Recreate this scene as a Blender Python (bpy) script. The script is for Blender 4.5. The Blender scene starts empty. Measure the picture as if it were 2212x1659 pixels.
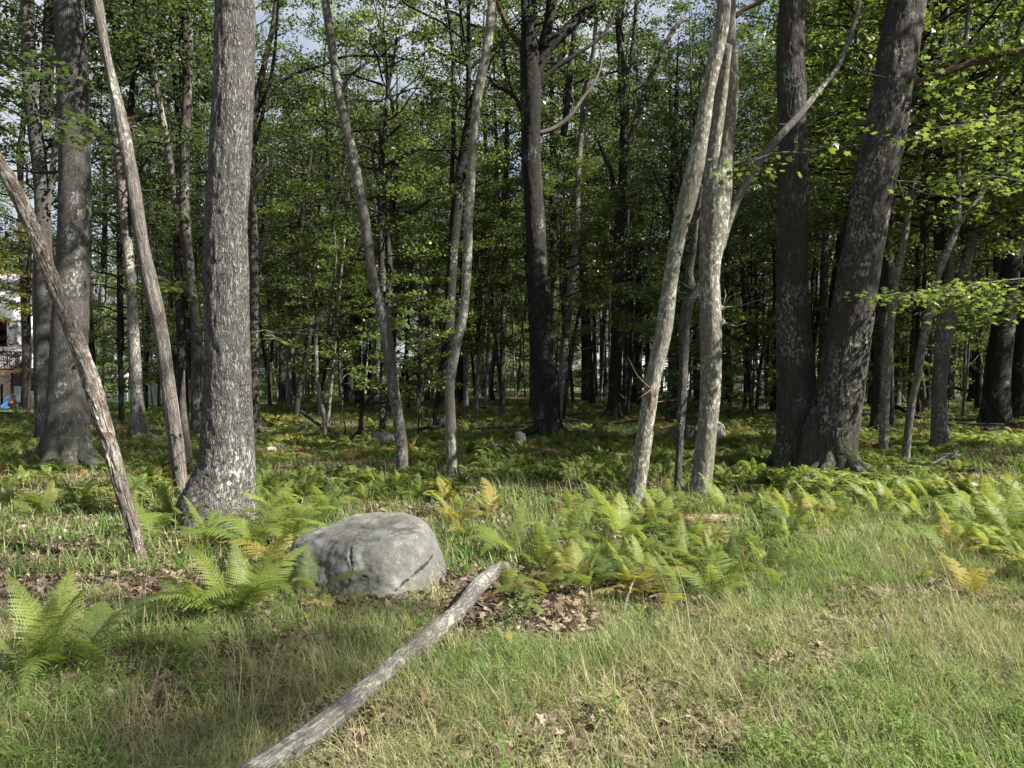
import bpy, math, random
import numpy as np
from mathutils import Vector
R = math.radians
scene = bpy.context.scene
random.seed(7)
rng = np.random.default_rng(11)

# ---------------------------------------------------------------- camera, sky, sun, exposure
CAM_H = 1.6
cam_d = bpy.data.cameras.new('camera'); cam = bpy.data.objects.new('camera', cam_d)
scene.collection.objects.link(cam); scene.camera = cam
cam.location = (0, 0, CAM_H); cam.rotation_euler = (R(90), 0, 0)
cam_d.sensor_width = 36.0; cam_d.lens = 36.0 * 1598 / 2212; cam_d.shift_y = -0.0066
cam_d.clip_start = 0.05; cam_d.clip_end = 2000

SUN_AZ, SUN_EL = 112.0, 43.0        # compass angle from the viewing direction, height
world = bpy.data.worlds.new('World'); scene.world = world; world.use_nodes = True
wn = world.node_tree; wn.nodes.clear()
w_out = wn.nodes.new('ShaderNodeOutputWorld'); w_bg = wn.nodes.new('ShaderNodeBackground')
w_sky = wn.nodes.new('ShaderNodeTexSky'); w_sky.sky_type = 'NISHITA'; w_sky.sun_disc = False
w_sky.sun_elevation = R(SUN_EL); w_sky.sun_rotation = R(SUN_AZ)
w_sky.dust_density = 1.0; w_sky.air_density = 1.0
w_tc = wn.nodes.new('ShaderNodeTexCoord'); w_no = wn.nodes.new('ShaderNodeTexNoise')
w_no.inputs['Scale'].default_value = 3.2; w_no.inputs['Detail'].default_value = 6
w_rp = wn.nodes.new('ShaderNodeMapRange'); w_rp.inputs[1].default_value = 0.30; w_rp.inputs[2].default_value = 0.56
w_mx = wn.nodes.new('ShaderNodeMix'); w_mx.data_type = 'RGBA'; w_mx.inputs[7].default_value = (3.9, 4.15, 4.6, 1)
wn.links.new(w_tc.outputs['Generated'], w_no.inputs['Vector'])
wn.links.new(w_no.outputs['Fac'], w_rp.inputs[0]); wn.links.new(w_rp.outputs[0], w_mx.inputs[0])
wn.links.new(w_sky.outputs[0], w_mx.inputs[6]); wn.links.new(w_mx.outputs[2], w_bg.inputs[0])
wn.links.new(w_bg.outputs[0], w_out.inputs[0]); w_bg.inputs[1].default_value = 0.05

sun_d = bpy.data.lights.new('sun', 'SUN'); sun = bpy.data.objects.new('sun', sun_d)
scene.collection.objects.link(sun)
sun_d.energy = 5.0; sun_d.angle = R(0.53); sun_d.color = (1.0, 0.94, 0.84)
sv = Vector((math.sin(R(SUN_AZ)) * math.cos(R(SUN_EL)), math.cos(R(SUN_AZ)) * math.cos(R(SUN_EL)), math.sin(R(SUN_EL))))
sun.rotation_euler = sv.to_track_quat('Z', 'Y').to_euler(); sun.location = (20, -15, 30)

scene.view_settings.view_transform = 'Standard'; scene.view_settings.look = 'None'
scene.view_settings.gamma = 1.0; scene.view_settings.use_curve_mapping = False
scene.view_settings.exposure = 1.88
scene.render.engine = 'CYCLES'
cy = scene.cycles
cy.max_bounces = 5; cy.diffuse_bounces = 2; cy.glossy_bounces = 2; cy.transmission_bounces = 4
cy.transparent_max_bounces = 4; cy.sample_clamp_indirect = 6.0; cy.caustics_reflective = False; cy.caustics_refractive = False
cy.use_denoising = True
try:
    cy.denoiser = 'OPENIMAGEDENOISE'; cy.denoising_input_passes = 'RGB_ALBEDO_NORMAL'; cy.denoising_prefilter = 'ACCURATE'
except Exception:
    pass
cy.use_adaptive_sampling = True; cy.adaptive_threshold = 0.01

# ---------------------------------------------------------------- small maths
HZ, CX, FD = 815.0, 1106.0, 1598.0        # horizon row, centre column and focal length on a 2212-wide picture


def hash3(i, j, k):
    n = (i * 374761393 + j * 668265263 + k * 2147483647 % 1013) & 0xFFFFFFFF
    n = (i.astype(np.int64) * 374761393 + j.astype(np.int64) * 668265263 + k.astype(np.int64) * 1274126177) & 0xFFFFFFFF
    n = ((n ^ (n >> 13)) * 1274126177) & 0xFFFFFFFF
    n = (n ^ (n >> 16)) & 0xFFFFFF
    return n / float(0xFFFFFF)


def vnoise(p):
    p = np.asarray(p, dtype=np.float64)
    f = np.floor(p).astype(np.int64); t = p - f; t = t * t * (3 - 2 * t)
    out = 0
    for a in (0, 1):
        for b in (0, 1):
            for c in (0, 1):
                w = (t[..., 0] if a else 1 - t[..., 0]) * (t[..., 1] if b else 1 - t[..., 1]) * (t[..., 2] if c else 1 - t[..., 2])
                out = out + w * hash3(f[..., 0] + a, f[..., 1] + b, f[..., 2] + c)
    return out


def fbm(p, octaves=4):
    p = np.asarray(p, dtype=np.float64); s = 0; a = 0.5; tot = 0
    for o in range(octaves):
        s = s + a * vnoise(p * (2 ** o) + 17.3 * o); tot += a; a *= 0.5
    return s / tot


def sstep(a, b, x):
    t = np.clip((x - a) / (b - a), 0, 1); return t * t * (3 - 2 * t)


def ground_z(x, y):
    x = np.asarray(x, dtype=np.float64); y = np.asarray(y, dtype=np.float64)
    p = np.stack([x * 0.5, y * 0.5, x * 0 + 3.1], -1)
    z = (vnoise(p) - 0.5) * 0.10 + (vnoise(p * 4.3) - 0.5) * 0.05
    z = z * sstep(0.0, 3.0, np.hypot(x, y)) 
    z = z - 0.42 * sstep(-10, -22, x) * sstep(26, 48, y)
    z = z + 0.25 * sstep(85, 110, y)
    return z


def gz(x, y):
    return float(ground_z(np.array([x]), np.array([y]))[0])


def at(x, y, Y):
    """the point of the place that stands Y metres away behind picture position x, y"""
    return np.array([(x - CX) / FD * Y, Y, CAM_H - (y - HZ) / FD * Y])


def gd(y):
    return CAM_H * FD / (y - HZ)


# ---------------------------------------------------------------- mesh builder
class MB:
    def __init__(self):
        self.v = []; self.f3 = []; self.f4 = []; self.m3 = []; self.m4 = []; self.bk = []; self.rn = []; self.n = 0

    def add(self, v, quads=None, tris=None, mat=0, bk=None, rnd=None):
        v = np.asarray(v, dtype=np.float32).reshape(-1, 3)
        if quads is not None and len(quads):
            q = np.asarray(quads, dtype=np.int64) + self.n; self.f4.append(q); self.m4.append(np.full(len(q), mat))
        if tris is not None and len(tris):
            t = np.asarray(tris, dtype=np.int64) + self.n; self.f3.append(t); self.m3.append(np.full(len(t), mat))
        self.v.append(v)
        self.bk.append(v if bk is None else np.asarray(bk, dtype=np.float32))
        self.rn.append(np.full(len(v), 0.5, np.float32) if rnd is None else np.broadcast_to(np.asarray(rnd, dtype=np.float32), (len(v),)))
        self.n += len(v)

    def mesh(self, name, mats, smooth=True):
        me = bpy.data.meshes.new(name)
        v = np.concatenate(self.v)
        f4 = np.concatenate(self.f4) if self.f4 else np.zeros((0, 4), int)
        f3 = np.concatenate(self.f3) if self.f3 else np.zeros((0, 3), int)
        mi = np.concatenate(self.m4 + self.m3) if (self.m4 or self.m3) else np.zeros(0)
        me.vertices.add(len(v)); me.vertices.foreach_set('co', v.ravel())
        nl = len(f4) * 4 + len(f3) * 3
        me.loops.add(nl); me.polygons.add(len(f4) + len(f3))
        me.loops.foreach_set('vertex_index', np.concatenate([f4.ravel(), f3.ravel()]).astype(np.int32))
        st = np.concatenate([np.arange(len(f4)) * 4, len(f4) * 4 + np.arange(len(f3)) * 3]).astype(np.int32)
        me.polygons.foreach_set('loop_start', st)
        me.polygons.foreach_set('material_index', mi.astype(np.int32))
        me.polygons.foreach_set('use_smooth', np.full(len(st), bool(smooth)))
        a = me.attributes.new('bk', 'FLOAT_VECTOR', 'POINT'); a.data.foreach_set('vector', np.concatenate(self.bk).astype(np.float32).ravel())
        b = me.attributes.new('rnd', 'FLOAT', 'POINT'); b.data.foreach_set('value', np.concatenate(self.rn).astype(np.float32))
        for m in mats: me.materials.append(m)
        me.update(calc_edges=True); me.validate()
        return me


def catmull(P, n):
    P = np.asarray(P, dtype=np.float64)
    if len(P) == 2:
        t = np.linspace(0, 1, n)[:, None]; return P[0] * (1 - t) + P[1] * t
    E = np.vstack([2 * P[0] - P[1], P, 2 * P[-1] - P[-2]])
    u = np.linspace(0, len(P) - 1 - 1e-9, n); i = u.astype(int); t = (u - i)[:, None]
    a, b, c, d = E[i], E[i + 1], E[i + 2], E[i + 3]
    return 0.5 * (2 * b + (c - a) * t + (2 * a - 5 * b + 4 * c - d) * t ** 2 + (3 * b - a - 3 * c + d) * t ** 3)


def tube(mb, P, Rd, seg=8, mat=0, n=None, lump=0.0, relief=0.0, rfreq=18.0, cap=True, flare=None, seed=0.0, rnd=0.5, spiral=0.0, dz=None, crack=0.0):
    """a tapered, lumpy limb through the points P with radii Rd"""
    P = np.asarray(P, dtype=np.float64); Rd = np.asarray(Rd, dtype=np.float64)
    if dz is not None:
        L = np.linalg.norm(np.diff(P, axis=0), axis=1).sum(); n = max(4, int(L / dz))
    n = n or len(P)
    Q = np.hstack([P, Rd[:, None]])
    Q = catmull(Q, n) if n != len(P) or len(P) > 2 else Q
    P, Rd = Q[:, :3], np.maximum(Q[:, 3], 0.0004)
    T = np.gradient(P, axis=0); T /= np.linalg.norm(T, axis=1)[:, None] + 1e-12
    m = T.mean(0)
    ref = np.array([0, 1.0, 0]) if abs(m[1]) < 0.75 * np.linalg.norm(m) else np.array([1.0, 0, 0])
    U = np.cross(ref, T); U /= np.linalg.norm(U, axis=1)[:, None] + 1e-12
    V = np.cross(T, U)
    s = np.concatenate([[0], np.cumsum(np.linalg.norm(np.diff(P, axis=0), axis=1))])
    th = np.arange(seg) / seg * 2 * math.pi
    c, si = np.cos(th)[None, :], np.sin(th)[None, :]
    r = np.repeat(Rd[:, None], seg, 1)
    q = np.stack([np.repeat(c, n, 0), np.repeat(si, n, 0), np.repeat(s[:, None], seg, 1)], -1)
    bkc = np.stack([c * Rd[:, None], si * Rd[:, None], np.repeat(s[:, None], seg, 1)], -1)
    if lump:
        r = r * (1 + lump * 2 * (fbm(q * np.array([1.1, 1.1, 1.6]) + seed * 7.1, 3) - 0.5))
    if relief:
        b = bkc * np.array([rfreq, rfreq, rfreq * 0.22]) + seed * 3.7
        wob = (vnoise(b * 0.7 + 5.0) - 0.5)[..., None] * np.array([1.6, 1.6, 0])
        rid = 1 - np.abs(2 * vnoise(b + wob) - 1) * 1.0
        r = r - relief * sstep(0.62, 0.98, rid) + relief * 0.4 * (vnoise(b * 2.3) - 0.5)
    if crack:
        b = bkc * np.array([30, 30, 0.9]) + seed
        r = r - crack * sstep(0.62, 0.80, vnoise(b))
    if flare is not None:
        amt, hh, k, ph = flare
        w = np.exp(-np.maximum(s - 0.15, 0) / hh)[:, None]
        lob = 0.5 + 0.5 * np.cos(k * th + ph + 0.7 * np.sin(th * 2 + ph))[None, :]
        r = r * (1 + amt * w * lob)
    verts = P[:, None, :] + U[:, None, :] * (c * r)[..., None] + V[:, None, :] * (si * r)[..., None]
    i = np.arange(n - 1)[:, None] * seg; j = np.arange(seg)[None, :]; j2 = (np.arange(seg) + 1)[None, :] % seg
    quads = np.stack([i + j, i + j2, i + seg + j2, i + seg + j], -1).reshape(-1, 4)
    verts = verts.reshape(-1, 3); bkv = bkc.reshape(-1, 3) + np.array([seed * 3.3, seed * 1.7, seed * 5.1])
    tris = None
    if cap:
        verts = np.vstack([verts, P[0] - T[0] * Rd[0] * .2, P[-1] + T[-1] * Rd[-1] * .5]); bkv = np.vstack([bkv, bkv[0], bkv[-1]])
        k0, k1 = n * seg, n * seg + 1
        jj = np.arange(seg); jn = (jj + 1) % seg
        tris = np.vstack([np.stack([jn, jj, np.full(seg, k0)], -1), np.stack([(n - 1) * seg + jj, (n - 1) * seg + jn, np.full(seg, k1)], -1)])
    mb.add(verts, quads, tris, mat, bkv, rnd)


# ---------------------------------------------------------------- materials
def new_mat(name):
    m = bpy.data.materials.new(name); m.use_nodes = True
    nt = m.node_tree; nt.nodes.clear()
    out = nt.nodes.new('ShaderNodeOutputMaterial')
    return m, nt, out


def N(nt, t, **kw):
    n = nt.nodes.new(t)
    for k, v in kw.items():
        if k.startswith('i_'): n.inputs[int(k[2:]) if k[2:].isdigit() else k[2:].replace('_', ' ')].default_value = v
        else: setattr(n, k, v)
    return n


def ramp(nt, stops, fac=None):
    r = nt.nodes.new('ShaderNodeValToRGB'); e = r.color_ramp.elements
    while len(e) > 1: e.remove(e[-1])
    e[0].position = stops[0][0]; e[0].color = (*stops[0][1], 1)
    for p, c in stops[1:]:
        q = e.new(p); q.color = (*c, 1)
    if fac is not None: nt.links.new(fac, r.inputs[0])
    return r


def mixc(nt, fac, a, b):
    m = nt.nodes.new('ShaderNodeMix'); m.data_type = 'RGBA'
    for s, i in ((fac, 0), (a, 6), (b, 7)):
        if isinstance(s, (int, float)): m.inputs[i].default_value = s
        elif isinstance(s, tuple): m.inputs[i].default_value = (*s, 1)
        else: nt.links.new(s, m.inputs[i])
    return m.outputs[2]


def mth(nt, op, a, b=None, c=None):
    m = nt.nodes.new('ShaderNodeMath'); m.operation = op
    for i, s in enumerate((a, b, c)):
        if s is None: continue
        if isinstance(s, (int, float)): m.inputs[i].default_value = s
        else: nt.links.new(s, m.inputs[i])
    return m.outputs[0]


def rng_map(nt, v, a, b, lo=0.0, hi=1.0):
    m = nt.nodes.new('ShaderNodeMapRange'); nt.links.new(v, m.inputs[0])
    m.inputs[1].default_value = a; m.inputs[2].default_value = b; m.inputs[3].default_value = lo; m.inputs[4].default_value = hi
    return m.outputs[0]


def noise(nt, vec, scale, detail=3, rough=0.55):
    n = nt.nodes.new('ShaderNodeTexNoise'); n.inputs['Scale'].default_value = scale
    n.inputs['Detail'].default_value = detail; n.inputs['Roughness'].default_value = rough
    if vec is not None: nt.links.new(vec, n.inputs['Vector'])
    return n.outputs['Fac']


def scaled(nt, vec, s):
    m = nt.nodes.new('ShaderNodeVectorMath'); m.operation = 'MULTIPLY'
    nt.links.new(vec, m.inputs[0]); m.inputs[1].default_value = s
    return m.outputs[0]


def bark(name, plate, furrow, fs=26.0, stretch=0.22, depth=0.012, fw=0.10, lichen=0.0, lichen_col=(0.36, 0.38, 0.33), moss=0.0, stain=None):
    m, nt, out = new_mat(name)
    at_ = N(nt, 'ShaderNodeAttribute', attribute_name='bk').outputs['Vector']
    warp = nt.nodes.new('ShaderNodeTexNoise'); warp.inputs['Scale'].default_value = 9; warp.inputs['Detail'].default_value = 2
    nt.links.new(at_, warp.inputs['Vector'])
    wv = nt.nodes.new('ShaderNodeVectorMath'); wv.operation = 'MULTIPLY_ADD'
    nt.links.new(warp.outputs['Color'], wv.inputs[0]); wv.inputs[1].default_value = (0.05, 0.05, 0.09); nt.links.new(at_, wv.inputs[2])
    warp2 = nt.nodes.new('ShaderNodeTexNoise'); warp2.inputs['Scale'].default_value = fs * 1.1; warp2.inputs['Detail'].default_value = 3
    nt.links.new(at_, warp2.inputs['Vector'])
    wv2 = nt.nodes.new('ShaderNodeVectorMath'); wv2.operation = 'MULTIPLY_ADD'
    nt.links.new(warp2.outputs['Color'], wv2.inputs[0]); wv2.inputs[1].default_value = (.75 / fs, .75 / fs, 1.6 / fs); nt.links.new(wv.outputs[0], wv2.inputs[2])
    v2 = scaled(nt, wv2.outputs[0], (fs, fs, fs * stretch))
    vo = nt.nodes.new('ShaderNodeTexVoronoi'); vo.feature = 'DISTANCE_TO_EDGE'; vo.inputs['Scale'].default_value = 1.0
    nt.links.new(v2, vo.inputs['Vector'])
    e1 = rng_map(nt, vo.outputs['Distance'], 0.0, fw * 2.6)
    rn_ = noise(nt, scaled(nt, wv.outputs[0], (fs * .9, fs * .9, fs * stretch * .45)), 1.0, 3, 0.6)
    e2 = rng_map(nt, mth(nt, 'ABSOLUTE', mth(nt, 'SUBTRACT', rn_, 0.5)), 0.0, 0.06 + fw * .3)
    sel = rng_map(nt, noise(nt, scaled(nt, at_, (9, 9, 5)), 1.0, 2), 0.40, 0.60)
    edge = mth(nt, 'MULTIPLY', mth(nt, 'MAXIMUM', e1, mth(nt, 'MULTIPLY', sel, .8)), mth(nt, 'MAXIMUM', e2, mth(nt, 'SUBTRACT', 0.9, sel)))
    fine = noise(nt, scaled(nt, at_, (60, 60, 18)), 1.0, 4, 0.65)
    broad = noise(nt, at_, 1.6, 3)
    mid = noise(nt, scaled(nt, at_, (14, 14, 3.5)), 1.0, 4, 0.6)
    col = mixc(nt, rng_map(nt, fine, 0.3, 0.75), tuple(c * 0.62 for c in plate), tuple(min(c * 1.25, .6) for c in plate))
    col = mixc(nt, rng_map(nt, mid, 0.35, 0.7), tuple(c * 0.55 for c in plate), col)
    col = mixc(nt, rng_map(nt, broad, 0.35, 0.7, 0.0, 0.5), col, tuple(c * 0.7 for c in plate))
    if stain is not None:
        col = mixc(nt, rng_map(nt, noise(nt, scaled(nt, at_, (5, 5, 1.6)), 1.0, 4), 0.52, 0.62, 0, 0.85), col, stain)
    col = mixc(nt, edge, furrow, col)
    if lichen:
        lv = noise(nt, scaled(nt, at_, (22, 22, 14)), 1.0, 5, 0.7)
        lb = noise(nt, scaled(nt, at_, (2.2, 2.2, 1.2)), 1.0, 2)
        lm = mth(nt, 'MULTIPLY', rng_map(nt, lv, 0.50, 0.60), rng_map(nt, lb, 0.62 - lichen * 0.4, 0.75 - lichen * 0.3))
        col = mixc(nt, lm, col, lichen_col)
    if moss:
        geo = N(nt, 'ShaderNodeNewGeometry'); sp = N(nt, 'ShaderNodeSeparateXYZ'); nt.links.new(geo.outputs['Position'], sp.inputs[0])
        mm = mth(nt, 'MULTIPLY', rng_map(nt, sp.outputs[2], 0.9, 0.1), rng_map(nt, mid, 0.45, 0.6, 0, moss))
        col = mixc(nt, mm, col, (0.06, 0.085, 0.02))
    h = mth(nt, 'ADD', mth(nt, 'MULTIPLY', edge, 0.6), mth(nt, 'ADD', mth(nt, 'MULTIPLY', fine, 0.22), mth(nt, 'MULTIPLY', mid, 0.35)))
    bp = N(nt, 'ShaderNodeBump'); bp.inputs['Strength'].default_value = 1.0; bp.inputs['Distance'].default_value = depth
    nt.links.new(h, bp.inputs['Height'])
    p = N(nt, 'ShaderNodeBsdfPrincipled'); p.inputs['Roughness'].default_value = 0.95
    p.inputs['Specular IOR Level'].default_value = 0.12
    nt.links.new(col, p.inputs['Base Color']); nt.links.new(bp.outputs[0], p.inputs['Normal']); nt.links.new(p.outputs[0], out.inputs[0])
    return m


BARK = {
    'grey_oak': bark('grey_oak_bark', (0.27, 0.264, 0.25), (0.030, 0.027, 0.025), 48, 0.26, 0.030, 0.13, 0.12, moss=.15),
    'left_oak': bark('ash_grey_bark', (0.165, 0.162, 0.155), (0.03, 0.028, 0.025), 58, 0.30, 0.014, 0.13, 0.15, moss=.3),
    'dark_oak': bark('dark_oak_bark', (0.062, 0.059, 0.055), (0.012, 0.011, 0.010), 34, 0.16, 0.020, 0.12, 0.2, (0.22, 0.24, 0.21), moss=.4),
    'ridged': bark('ridged_bark', (0.105, 0.102, 0.095), (0.028, 0.024, 0.02), 32, 0.16, 0.022, 0.13, 0.35, (0.23, 0.245, 0.22), moss=.6),
    'maple': bark('smooth_maple_bark', (0.195, 0.188, 0.160), (0.10, 0.09, 0.07), 40, 0.22, 0.007, 0.08, 0.75, (0.31, 0.33, 0.28), moss=.5),
    'maple_grey': bark('grey_maple_bark', (0.19, 0.18, 0.16), (0.06, 0.055, 0.048), 44, 0.20, 0.008, 0.10, 0.5, (0.30, 0.33, 0.28), moss=.4),
    'weathered': bark('weathered_bare_wood', (0.225, 0.212, 0.195), (0.05, 0.042, 0.036), 34, 0.035, 0.012, 0.07, 0.1),
    'peeling': bark('peeling_dead_bark', (0.22, 0.20, 0.175), (0.06, 0.048, 0.04), 34, 0.16, 0.014, 0.06, 0.5, (0.33, 0.33, 0.29), stain=(0.12, 0.08, 0.06)),
    'log': bark('grey_log_bark', (0.20, 0.196, 0.187), (0.06, 0.054, 0.048), 46, 0.13, 0.008, 0.05, 0.35, (0.36, 0.36, 0.31), stain=(0.125, 0.115, 0.105)),
    'rot': bark('rotten_wood', (0.36, 0.26, 0.17), (0.07, 0.04, 0.025), 26, 0.06, 0.018, 0.10, 0.2, stain=(0.20, 0.10, 0.05)),
    'dead_red': bark('reddish_dead_wood', (0.12, 0.085, 0.06), (0.05, 0.03, 0.022), 30, 0.06, 0.008, 0.08, 0.1),
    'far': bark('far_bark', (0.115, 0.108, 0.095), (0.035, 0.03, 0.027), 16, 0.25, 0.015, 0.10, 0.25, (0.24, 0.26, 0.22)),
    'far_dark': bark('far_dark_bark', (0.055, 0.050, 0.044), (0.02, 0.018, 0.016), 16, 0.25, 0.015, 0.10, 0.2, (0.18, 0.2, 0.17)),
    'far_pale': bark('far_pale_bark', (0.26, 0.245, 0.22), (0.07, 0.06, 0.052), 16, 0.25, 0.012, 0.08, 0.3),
}
TWIG = BARK['far_dark']


def leafy(name, stops, trans, tmix=0.45, rough=0.5, vary=0.35, spec=0.35):
    m, nt, out = new_mat(name)
    a = N(nt, 'ShaderNodeAttribute', attribute_name='rnd').outputs['Fac']
    oi = N(nt, 'ShaderNodeObjectInfo').outputs['Random']
    k = mth(nt, 'ADD', a, mth(nt, 'MULTIPLY', mth(nt, 'SUBTRACT', oi, 0.5), vary))
    k = mth(nt, 'MAXIMUM', mth(nt, 'MINIMUM', k, 1.0), 0.0)
    col = ramp(nt, stops, k).outputs[0]
    tr = mixc(nt, 0.5, col, trans)
    tr2 = nt.nodes.new('ShaderNodeVectorMath'); tr2.operation = 'MULTIPLY'; nt.links.new(tr, tr2.inputs[0]); tr2.inputs[1].default_value = (1.9, 1.9, 1.4)
    p = N(nt, 'ShaderNodeBsdfPrincipled'); p.inputs['Roughness'].default_value = rough; p.inputs['Specular IOR Level'].default_value = spec
    nt.links.new(col, p.inputs['Base Color'])
    t = N(nt, 'ShaderNodeBsdfTranslucent'); nt.links.new(tr2.outputs[0], t.inputs[0])
    mx = N(nt, 'ShaderNodeMixShader'); mx.inputs[0].default_value = tmix
    nt.links.new(p.outputs[0], mx.inputs[1]); nt.links.new(t.outputs[0], mx.inputs[2]); nt.links.new(mx.outputs[0], out.inputs[0])
    return m


LEAF_OAK = leafy('oak_leaves', [(0, (0.026, 0.042, 0.018)), (0.5, (0.044, 0.066, 0.027)), (0.9, (0.074, 0.095, 0.038)), (1, (0.10, 0.11, 0.05))], (0.075, 0.115, 0.03), 0.36, 0.38, 0.35, 0.55)
LEAF_MAPLE = leafy('maple_leaves', [(0, (0.034, 0.060, 0.018)), (0.5, (0.062, 0.090, 0.027)), (0.9, (0.10, 0.128, 0.036)), (1, (0.16, 0.155, 0.045))], (0.12, 0.165, 0.03), 0.44, 0.4, 0.35, 0.5)
LEAF_AUTUMN = leafy('turning_leaves', [(0, (0.05, 0.08, 0.02)), (0.6, (0.10, 0.115, 0.025)), (0.9, (0.17, 0.12, 0.025)), (1, (0.25, 0.08, 0.02))], (0.2, 0.14, 0.02), 0.5)
LEAF_RED = leafy('dark_red_leaves', [(0, (0.05, 0.015, 0.02)), (1, (0.13, 0.03, 0.03))], (0.10, 0.02, 0.02), 0.3)
FERN = leafy('fern_green', [(0, (0.045, 0.075, 0.020)), (0.45, (0.080, 0.115, 0.030)), (0.8, (0.125, 0.150, 0.036)), (1, (0.19, 0.175, 0.05))], (0.14, 0.17, 0.03), 0.42, 0.55, 0.5, .25)
FERN_BRIGHT = leafy('fern_bright_green', [(0, (0.080, 0.125, 0.030)), (0.5, (0.130, 0.175, 0.042)), (1, (0.20, 0.225, 0.06))], (0.18, 0.22, 0.045), 0.42, 0.5, 0.3, .25)
FERN_BROWN = leafy('fern_brown', [(0, (0.12, 0.06, 0.028)), (0.5, (0.19, 0.10, 0.045)), (1, (0.24, 0.17, 0.07))], (0.2, 0.11, 0.04), 0.3, 0.8, 0.4, .1)
FERN_YELLOW = leafy('fern_yellow', [(0, (0.13, 0.13, 0.03)), (0.6, (0.20, 0.18, 0.045)), (1, (0.25, 0.20, 0.07))], (0.22, 0.18, 0.03), 0.35, 0.7, 0.4, .15)
GRASS = leafy('grass_mixed', [(0, (0.06, 0.10, 0.03)), (0.28, (0.11, 0.14, 0.046)), (0.5, (0.185, 0.19, 0.08)), (0.75, (0.27, 0.245, 0.125)), (1, (0.38, 0.33, 0.21))], (0.17, 0.22, 0.06), 0.3, 0.6, 0.55, .3)
GRASS_GREEN = leafy('grass_green', [(0, (0.045, 0.095, 0.024)), (0.6, (0.085, 0.16, 0.035)), (1, (0.16, 0.21, 0.06))], (0.12, 0.22, 0.03), 0.4, 0.5, 0.3, .3)
GRASS_LIGHT = leafy('grass_light_green', [(0, (0.075, 0.13, 0.03)), (0.6, (0.12, 0.19, 0.045)), (1, (0.20, 0.23, 0.08))], (0.14, 0.22, 0.04), 0.4, 0.5, 0.3, .3)
LITTER = leafy('dead_leaves', [(0, (0.035, 0.024, 0.018)), (0.4, (0.085, 0.058, 0.043)), (0.75, (0.16, 0.118, 0.09)), (1, (0.28, 0.23, 0.19))], (0.14, 0.08, 0.05), 0.12, 0.75, 0.2, .2)


def ground_material():
    m, nt, out = new_mat('forest_floor')
    g = N(nt, 'ShaderNodeNewGeometry').outputs['Position']
    sp = N(nt, 'ShaderNodeSeparateXYZ'); nt.links.new(g, sp.inputs[0])
    X, Y = sp.outputs[0], sp.outputs[1]
    n1 = noise(nt, g, 28, 5, .7); n2 = noise(nt, g, 5, 4); n3 = noise(nt, g, 0.7, 3)
    lit = ramp(nt, [(0.25, (0.035, 0.022, 0.015)), (0.5, (0.10, 0.065, 0.045)), (0.75, (0.20, 0.145, 0.105))], n1).outputs[0]
    grn = ramp(nt, [(0.3, (0.030, 0.042, 0.012)), (0.55, (0.065, 0.080, 0.025)), (0.8, (0.13, 0.13, 0.05))], n1).outputs[0]
    k = mth(nt, 'ADD', mth(nt, 'MULTIPLY', n2, 0.5), mth(nt, 'MULTIPLY', n3, 0.6))
    base = mixc(nt, rng_map(nt, k, 0.45, 0.62, 0.15, 0.8), lit, grn)
    lawn = ramp(nt, [(0.3, (0.05, 0.11, 0.025)), (0.8, (0.10, 0.19, 0.04))], n1).outputs[0]
    lm = mth(nt, 'MULTIPLY', rng_map(nt, X, -19, -22), rng_map(nt, Y, 44, 47))
    lm2 = rng_map(nt, Y, 78, 80, 0, .45)
    col = mixc(nt, mth(nt, 'MAXIMUM', lm, lm2), base, lawn)
    bp = N(nt, 'ShaderNodeBump'); bp.inputs['Strength'].default_value = 0.9; bp.inputs['Distance'].default_value = 0.03
    nt.links.new(mth(nt, 'ADD', n1, n2), bp.inputs['Height'])
    p = N(nt, 'ShaderNodeBsdfPrincipled'); p.inputs['Roughness'].default_value = 0.95; p.inputs['Specular IOR Level'].default_value = 0.1
    nt.links.new(col, p.inputs['Base Color']); nt.links.new(bp.outputs[0], p.inputs['Normal']); nt.links.new(p.outputs[0], out.inputs[0])
    return m


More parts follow.
